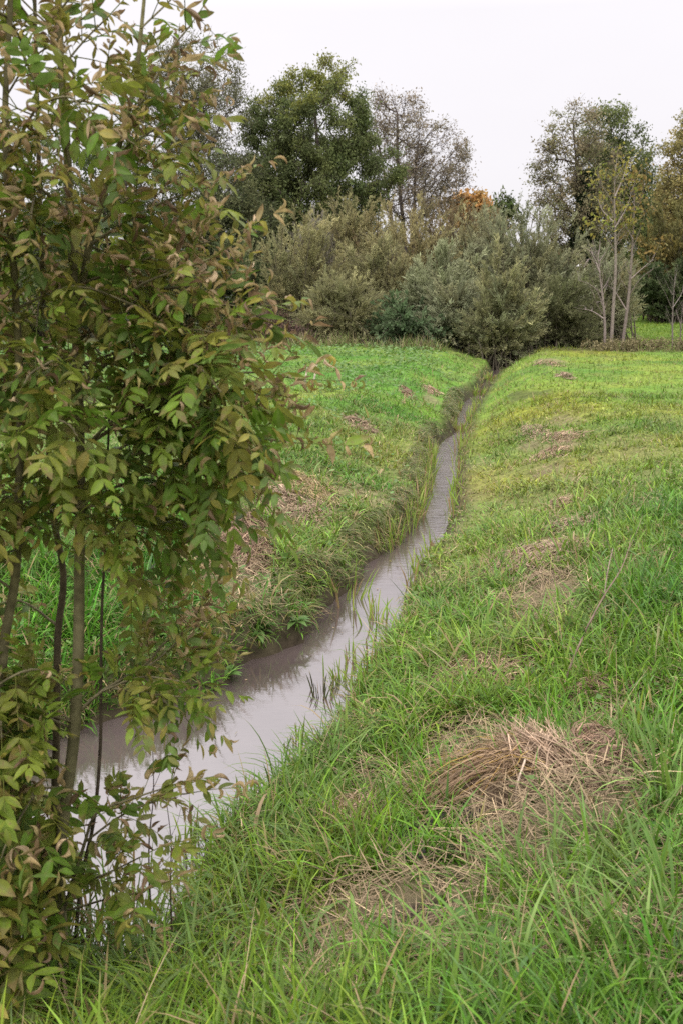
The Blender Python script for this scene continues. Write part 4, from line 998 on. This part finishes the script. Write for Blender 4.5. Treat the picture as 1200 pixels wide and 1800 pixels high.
def leaflet_mesh(mb, D):
    """D rows: base(3) dir(3) normal(3) L W bend cup twist col(3)"""
    D = np.array([np.concatenate([np.atleast_1d(np.asarray(q, float)) for q in r]) for r in D])
    N = len(D); base, t, nr = D[:, 0:3], norm(D[:, 3:6]), D[:, 6:9]
    nr = norm(nr - t * (nr * t).sum(1, keepdims=True)); b = np.cross(t, nr)
    L, W, bend, cup, tw, col = D[:, 9], D[:, 10], D[:, 11], D[:, 12], D[:, 13], D[:, 14:17]
    S = 8; s = np.linspace(0, 1, S)
    ang = bend[:, None] * s[None] ** 1.2
    step = L[:, None] / (S - 1)
    T = np.cos(ang)[..., None] * t[:, None] - np.sin(ang)[..., None] * nr[:, None]
    Nn = np.sin(ang)[..., None] * t[:, None] + np.cos(ang)[..., None] * nr[:, None]
    C = base[:, None] + np.concatenate([np.zeros((N, 1, 3)), np.cumsum((T[:, :-1] + T[:, 1:]) * .5 * step[..., None], 1)], 1)
    a = tw[:, None] * s[None]
    B = np.cos(a)[..., None] * b[:, None] + np.sin(a)[..., None] * Nn; N2 = -np.sin(a)[..., None] * b[:, None] + np.cos(a)[..., None] * Nn
    prof = np.interp(s, [0, .12, .3, .5, .7, .85, 1], [.08, .55, .95, 1, .72, .36, .0])
    wob = 1 + rng.normal(0, .06, (N, S))
    w = (W[:, None] * .5 * prof[None] * wob)[..., None]
    cl = (cup[:, None] * (.6 + .5 * s[None]))[..., None]
    e1 = w * (np.cos(cl) * B + np.sin(cl) * N2); e2 = w * (-np.cos(cl) * B + np.sin(cl) * N2)
    h1 = e1 * .5 * np.array(1.) - N2 * w * np.sin(cl) * .18; h2 = e2 * .5 - N2 * w * np.sin(cl) * .18
    V = np.stack([C + e1, C + h1, C, C + h2, C + e2], 2)
    cc = np.broadcast_to(col[:, None, None], (N, S, 5, 3)).copy()
    cc[:, :, 2] = cc[:, :, 2] * .75 + np.array([.17, .19, .08]) * .28      # paler midrib
    edge = rng.random(N) < .28                                              # scorched margins and tips
    cc[edge, -3:, :] = cc[edge, -3:, :] * .45 + np.array([.20, .125, .065]) * .6
    mb.grid(V, cc)

GREENS = np.array([(.100, .180, .018), (.128, .205, .022), (.155, .222, .026), (.182, .228, .030), (.105, .170, .034)])
OLIVES = np.array([(.22, .205, .04), (.26, .235, .045), (.19, .20, .045), (.31, .26, .06)])
BROWNS = np.array([(.36, .26, .125), (.44, .33, .17), (.28, .19, .10), (.40, .31, .15), (.34, .29, .11), (.48, .36, .22), (.20, .13, .075)])

def compound(mbs, rach, base, d, L, npair, wither, size=1.0, tint=1.0):
    """one pinnate leaf"""
    d = norm(np.asarray(d)); M = 8; s = np.linspace(0, 1, M)
    g = np.array([0, 0, -1.]); dr = rng.uniform(.1, .5) if wither < .5 else rng.uniform(-.15, .15)
    pts = base + np.outer(s, d) * L + np.outer(s ** 2, g) * L * dr
    tg = norm(np.gradient(pts, axis=0)); sd0 = norm(np.cross(d, np.array([0, 0, 1.]) + rng.normal(0, .25, 3))); up = norm(np.cross(sd0, d))
    roll = rng.normal(0, .45); sd = sd0 * math.cos(roll) + up * math.sin(roll); up = norm(np.cross(sd, d))
    if up[2] < 0: up, sd = -up, -sd
    green = GREENS[rng.integers(len(GREENS))] * rng.uniform(.8, 1.25) * tint
    if rng.random() < .34: green = .5 * green + .5 * OLIVES[rng.integers(len(OLIVES))]
    polytube(rach, pts[::2], .0016, .0008, green * .6 + np.array([.14, .13, .04]) * .5, 4, 7)
    def one(f, side):
        i = f * (M - 1); k = min(int(i), M - 2); p = pts[k] * (1 - (i - k)) + pts[k + 1] * (i - k); t = tg[k]
        ww = rng.random() < wither
        ll = L * (.245 + .065 * math.sin(f * math.pi)) * np.clip(rng.lognormal(0, .18), .6, 1.4) * size
        if side: dd = norm(t * rng.uniform(.5, .8) + sd * side * .8 + g * rng.uniform(0, .35) + rng.normal(0, .1, 3))
        else: dd = norm(t + rng.normal(0, .15, 3))
        if ww:
            c = BROWNS[rng.integers(len(BROWNS))] * rng.uniform(.75, 1.2) if rng.random() < .75 else OLIVES[rng.integers(len(OLIVES))] * rng.uniform(.8, 1.3)
            dd = norm(dd + rng.normal(0, .35, 3))
            mbs.append((p, dd, up + rng.normal(0, .4, 3), ll * rng.uniform(.65, 1), ll * rng.uniform(.26, .4), rng.normal(.6, 2.0), rng.uniform(.9, 1.55), rng.normal(0, 1.6), c))
        else:
            c = green * rng.uniform(.85, 1.2)
            if rng.random() < .12: c = OLIVES[rng.integers(len(OLIVES))] * rng.uniform(.8, 1.1)
            mbs.append((p, dd, up + rng.normal(0, .18, 3), ll, ll * rng.uniform(.36, .46), rng.uniform(.05, .7), rng.uniform(.05, .4), rng.normal(0, .2), c))
    for q in np.linspace(.28, .93, npair):
        one(q, 1); one(q + rng.uniform(-.01, .01), -1)
    one(1.0, 0)

def ash_branch(pts, r0, wither, spacing=.046, Lr=(.15, .225), start=.22, size=1.0, tip_leaf=True, tint=1.0, col=BARKC):
    mb = MB(); Q = polytube(mb, pts, r0, .0022, col, 6)
    offset(mb, AB); br = mb.build('branch', M_BARK, ASH, True)
    seg = np.concatenate([[0], np.cumsum(np.linalg.norm(np.diff(Q, axis=0), axis=1))]); T = norm(np.gradient(Q, axis=0))
    D = []; rach = MB()
    dist = seg[-1] * start; ph = rng.random() * 3
    while dist < seg[-1]:
        p = np.array([np.interp(dist, seg, Q[:, k]) for k in range(3)]); t = np.array([np.interp(dist, seg, T[:, k]) for k in range(3)])
        a = norm(np.cross(t, np.array([0.1, .2, 1.]))); b = np.cross(t, a); ph += math.pi / 2 + rng.normal(0, .3)
        v = a * math.cos(ph) + b * math.sin(ph)
        for sg in (1, -1):
            if rng.random() < .12: continue
            d = t * .55 + v * sg * .8 + np.array([0, 0, .12])
            compound(D, rach, p, d, rng.uniform(*Lr), rng.integers(4, 7), wither * min(1.15, .2 + 1.05 * dist / seg[-1]), size, tint)
        dist += spacing * rng.uniform(.8, 1.3)
    if tip_leaf:
        compound(D, rach, Q[-1], T[-1] + np.array([0, 0, .1]), rng.uniform(*Lr), 4, wither, size, tint)
    mb = MB(); leaflet_mesh(mb, D)
    if rach.v: mb.v += rach.v; mb.f += [f + mb.n for f in []]; 
    return br, mb, rach

def finish(br, mb, rach):
    for v, f, c in zip(rach.v, rach.f, rach.c):
        pass
    # merge stalks: face indices in rach already run from 0 over its own vertices
    if rach.v:
        v = np.concatenate(rach.v); f = np.concatenate(rach.f); c = np.concatenate(rach.c)
        mb.add(v, f, c)
    offset(mb, AB); mb.build('leaves', M_LEAF, br, True)

def ash_branch2(*a, **k):
    br, mb, rach = ash_branch(*a, **k)
    # ash_branch leaves mb holding leaflets only
    mb.v = mb.v[:1]; mb.n = len(mb.v[0]); finish(br, mb, rach)

# stems
STEMS = [
    ([(112, 1672), (104, 1560), (112, 1440), (130, 1300), (138, 1150), (140, 1000), (142, 860), (140, 740), (134, 580), (126, 420), (118, 260), (108, 120), (103, 0), (98, -160), (96, -400)], 0, .021, .007, (.15, .135, .07)),
    ([(70, 1676), (30, 1540), (8, 1400), (2, 1250), (8, 1130), (28, 1010), (34, 860), (36, 700), (28, 520), (14, 340), (10, 180), (18, 20), (22, -180)], -.08, .018, .006, (.13, .115, .06)),
    ([(95, 1672), (96, 1480), (100, 1280), (102, 1120), (112, 1010), (90, 880), (85, 700), (75, 500), (70, 330), (66, 180), (60, -60)], .12, .014, .005, (.10, .08, .05)),
    ([(118, 1668), (142, 1560), (166, 1440), (177, 1310), (178, 1180), (180, 1060), (186, 950), (190, 800), (196, 640)], .1, .007, .003, (.09, .07, .05)),
    ([(134, 600), (155, 440), (185, 340), (220, 220), (238, 140), (249, 50), (258, -60), (262, -180)], .02, .011, .003, (.16, .145, .07)),
    ([(-60, 1690), (-90, 1400), (-100, 1100), (-80, 800), (-90, 500), (-80, 200), (-70, -100)], -.05, .017, .006, (.13, .115, .06)),
]
for pts, dy, r0, r1, c in STEMS:
    P = [A3(x, y, dy) for x, y in pts]
    if pts[0][1] > 1650: P[0][2] = gz(P[0][0], P[0][1]) - .05
    mb = MB(); polytube(mb, P, r0, r1, c, 9); offset(mb, AB); mb.build('stem', M_BARK, ASH, True)
# knotted stool
mb = MB()
th = np.linspace(0, 2 * np.pi, 15); ph = np.linspace(-.5 * np.pi, .5 * np.pi, 9); TT, PP = np.meshgrid(th, ph)
qv = np.stack([np.cos(TT) * np.cos(PP) * .13, np.sin(TT) * np.cos(PP) * .09, np.sin(PP) * .10], -1)
kk = 1 + .7 * (fbm(qv[..., 0] * 22 + 5, qv[..., 1] * 22 + qv[..., 2] * 25, 12, 3) - .5)
mb.grid((qv * kk[..., None] + np.array([-.03, 0, .02]))[None], np.array([[.06, .042, .03]])); mb.build('root_stool', M_BARK, ASH, True)

EXPL = [([(108, 120), (150, 70), (190, 30)], .03, .8, .003), ([(103, 60), (60, 20), (20, -20)], .05, .75, .003), ([(11, 170), (50, 110), (95, 75)], .0, .8, .003), ([(113, 200), (165, 165), (205, 150)], -.05, .75, .003), ([(68, 160), (40, 90), (10, 40)], .02, .75, .003), ([(118, 260), (80, 215), (30, 190)], -.1, .7, .003), ([(104, 20), (140, -20), (180, -40)], .0, .8, .003),  # pixel polyline, dy, wither, radius
    ([(222, 215), (262, 160), (300, 90), (335, 45)], .0, .55, .004), ([(228, 190), (270, 165), (310, 148)], .05, .8, .003), ([(205, 270), (260, 235), (310, 205)], -.03, .85, .003),
    ([(190, 330), (250, 280), (300, 240)], -.05, .12, .003), ([(160, 430), (230, 385), (300, 350), (370, 328)], .0, .6, .005), ([(140, 500), (220, 470), (300, 440), (370, 425)], -.08, .9, .005),
    ([(180, 390), (240, 340), (300, 330)], .1, .7, .004), ([(136, 600), (220, 540), (310, 505), (400, 520)], .0, .9, .006), ([(196, 640), (300, 590), (380, 540), (430, 540)], -.12, .5, .004),
    ([(140, 790), (240, 730), (340, 690), (430, 655), (515, 665)], .0, .88, .007), ([(140, 760), (260, 700), (340, 720), (440, 765), (510, 778)], -.1, .6, .006), ([(190, 750), (300, 700), (390, 730), (440, 790)], -.25, .06, .005),
    ([(142, 860), (230, 800), (330, 800), (400, 850)], -.15, .05, .006), ([(142, 900), (220, 850), (300, 870), (350, 920)], .05, .08, .005), ([(190, 700), (260, 650), (340, 640), (390, 690)], -.3, .08, .005),
    ([(120, 1270), (180, 1215), (255, 1170), (290, 1130), (340, 1105)], .1, .55, .006), ([(180, 1215), (250, 1190), (330, 1200)], -.02, .03, .004), ([(200, 1210), (270, 1220), (320, 1225)], -.15, .03, .004),
    ([(186, 1000), (240, 1020), (290, 1060)], .1, .3, .004), ([(250, 1180), (310, 1130), (360, 1060)], .3, .9, .003),
    ([(110, 1610), (150, 1480), (170, 1430), (230, 1405), (290, 1385)], -.1, .35, .007), ([(150, 1480), (220, 1430), (300, 1400), (330, 1395)], -.02, .75, .004), ([(130, 1560), (200, 1530), (260, 1500)], -.12, .45, .004),
    ([(120, 1600), (190, 1580), (240, 1570)], -.1, .5, .004), ([(248, 50), (290, 10), (330, -30)], .05, .4, .003), ([(165, 560), (250, 500), (330, 470), (370, 455)], -.2, .75, .005),
    ([(140, 680), (230, 610), (330, 580), (400, 590)], -.18, .35, .006), ([(186, 950), (260, 900), (330, 900), (360, 930)], .15, .15, .004), ([(140, 980), (200, 930), (270, 940)], -.1, .1, .004),
    ([(150, 640), (260, 600), (360, 570), (420, 575)], .15, .6, .005), ([(142, 840), (250, 770), (360, 790), (420, 840)], .1, .12, .006),
]
for pts, dy, wi, r in EXPL:
    n = len(pts); P = [A3(x, y, dy * (i / (n - 1))) for i, (x, y) in enumerate(pts)]
    ash_branch2(P, r, wi, spacing=.055 if pts[0][1] < 350 else (.075 if pts[0][1] > 1450 else .036), size=1.15 if pts[0][1] > 1450 else 1)

# fill branches round the stems
def stem_point(k, py):
    pts, dy = STEMS[k][0], STEMS[k][1]
    ys = np.array([p[1] for p in pts])[::-1]; xs = np.array([p[0] for p in pts])[::-1]
    return np.interp(py, ys, xs), dy
made = 0; tries = 0
ZN = [(-380, -60, 2, .6, (0, 1, 2)), (0, 250, 5, 1.1, (0, 1, 2)), (250, 480, 9, .75, (0, 1, 1, 2)), (480, 720, 11, .2, (0, 1, 1, 2, 3)), (720, 980, 11, .08, (0, 1, 1, 2, 3)), (980, 1180, 3, .2, (1, 2)), (1200, 1420, 12, .25, (1, 2, 0)), (1400, 1650, 14, .28, (0, 1, 2))]
for y0, y1, cnt, wi, ks in ZN:
    m = 0; tries = 0
    while m < cnt and tries < 300:
        tries += 1
        k = ks[rng.integers(len(ks))]; py = rng.uniform(y0, y1); sx, dy = stem_point(k, py)
        a = A3(sx, py, dy); az = rng.uniform(-math.pi, math.pi) if rng.random() < .5 else rng.normal(-math.pi * .8, .7); L = rng.uniform(.22, .5)
        hv = np.array([math.cos(az), math.sin(az) * .8, 0])
        e = a + hv * L + np.array([0, 0, L * rng.uniform(.0, .5)])
        if e[1] < 1.95: continue
        ex, ey = to_px(e)
        if py > 1220 and ex > 130: continue
        if ex > np.interp(ey, *SIL) - (150 if py < 400 else 115) or ex < -220: continue
        mid = a + (e - a) * .5 + np.array([0, 0, .08 * L + .03])
        ash_branch2(spacing=.062 if py < 300 else (.027 if 450 < py < 1000 or py > 1400 else .036), pts=[a, mid, e, e + hv * .06 - np.array([0, 0, .03])], r0=.0045, wither=np.clip(wi + rng.normal(0, .18), 0, .95), size=.95 if py < 1250 else 1.25)
        m += 1

def shoots():
    """thin leafless shoots and dead stems round the ash foot"""
    for (x0, y0, x1, y1, lab) in ((262, 1500, 268, 1290, 'thin dark dead stem standing in front of the pool'), (300, 1560, 292, 1400, 'short dark stem among the low ash shoots'), (205, 1560, 213, 1380, 'slender brown stem rising beside the ash foot')):
        P0 = A3(x0, y0, .1); P0[2] = min(P0[2], gz(P0[0], P0[1]) - .02) if False else P0[2]
        g_ = np.array([P0[0], P0[1], gz(P0[0], P0[1]) - .03]); e = A3(x1, y1, .12)
        stick('dead_stem', lab, 'dead stem', [g_, P0, .5 * (P0 + e) + np.array([.01, 0, 0]), e], .0035, .001, (.075, .055, .04),
              [([.5 * (P0 + e), .4 * P0 + .6 * e + np.array([.03, 0, .03]), .3 * P0 + .7 * e + np.array([.05, 0, .07])], .0012, .0006)], 'thin dead stems at the ash foot')
shoots()

# ------------------------------------------------------------------ light, sky, camera
w = bpy.data.worlds.new("World"); SC.world = w; w.use_nodes = True
nt = w.node_tree; nt.nodes.clear()
out = nt.nodes.new('ShaderNodeOutputWorld')
SUN_EL, SUN_AZ = math.radians(52), math.radians(200)
sky = nt.nodes.new('ShaderNodeTexSky'); sky.sky_type = 'NISHITA'; sky.sun_disc = False; sky.sun_elevation = SUN_EL; sky.sun_rotation = SUN_AZ
bg1 = nt.nodes.new('ShaderNodeBackground'); bg1.inputs[1].default_value = .08; nt.links.new(sky.outputs[0], bg1.inputs[0])
# overcast layer: brighter towards the zenith, softly clouded
tc = nt.nodes.new('ShaderNodeTexCoord'); sx = nt.nodes.new('ShaderNodeSeparateXYZ'); nt.links.new(tc.outputs['Generated'], sx.inputs[0])
def mrange(a, b, c, d):
    q = nt.nodes.new('ShaderNodeMapRange'); q.clamp = True
    for i, v in enumerate((a, b, c, d)): q.inputs[i + 1].default_value = v
    nt.links.new(sx.outputs['Z'], q.inputs[0]); return q
m1, m2 = mrange(0, .27, .93, 1.04), mrange(.25, 1, 0, 3.5)
mr = nt.nodes.new('ShaderNodeMath'); mr.operation = 'ADD'; nt.links.new(m1.outputs[0], mr.inputs[0]); nt.links.new(m2.outputs[0], mr.inputs[1])
mp = nt.nodes.new('ShaderNodeMapping'); mp.inputs['Scale'].default_value = (1, 1, 3); nt.links.new(tc.outputs['Generated'], mp.inputs[0])
nz = nt.nodes.new('ShaderNodeTexNoise'); nz.inputs['Scale'].default_value = 1.6; nz.inputs['Detail'].default_value = 4; nt.links.new(mp.outputs[0], nz.inputs['Vector'])
mr2 = nt.nodes.new('ShaderNodeMapRange'); mr2.inputs[1].default_value = .3; mr2.inputs[2].default_value = .7; mr2.inputs[3].default_value = .955; mr2.inputs[4].default_value = 1.03; nt.links.new(nz.outputs['Fac'], mr2.inputs[0])
mu = nt.nodes.new('ShaderNodeMath'); mu.operation = 'MULTIPLY'; nt.links.new(mr.outputs[0], mu.inputs[0]); nt.links.new(mr2.outputs[0], mu.inputs[1])
bg2 = nt.nodes.new('ShaderNodeBackground'); bg2.inputs[0].default_value = (1.0, .965, 1.0, 1); nt.links.new(mu.outputs[0], bg2.inputs[1])
mix = nt.nodes.new('ShaderNodeMixShader'); mix.inputs[0].default_value = .94
nt.links.new(bg1.outputs[0], mix.inputs[1]); nt.links.new(bg2.outputs[0], mix.inputs[2]); nt.links.new(mix.outputs[0], out.inputs[0])

sl = bpy.data.lights.new('sun', 'SUN'); sl.energy = 1.1; sl.angle = math.radians(30); sl.color = (1, .97, .93)
so = bpy.data.objects.new('sun', sl); COL.objects.link(so)
so.rotation_euler = (math.radians(90) - SUN_EL, 0, math.radians(180) - SUN_AZ + math.radians(0))

cd = bpy.data.cameras.new('camera'); co = bpy.data.objects.new('camera', cd); COL.objects.link(co)
co.location = (0, 0, EYE); co.rotation_euler = (math.radians(90) - PITCH, 0, 0)
cd.sensor_fit = 'VERTICAL'; cd.sensor_height = 36; cd.lens = 35; cd.clip_end = 2000; cd.clip_start = .05
cd.dof.use_dof = True; cd.dof.focus_distance = 7; cd.dof.aperture_fstop = 6.3
SC.camera = co
vs = SC.view_settings; vs.view_transform = 'Standard'; vs.look = 'None'; vs.gamma = 1; vs.exposure = 0
cy = SC.cycles
cy.max_bounces = 6; cy.diffuse_bounces = 3; cy.glossy_bounces = 3; cy.transmission_bounces = 2; cy.transparent_max_bounces = 4
cy.use_denoising = False
SC.render.film_transparent = False
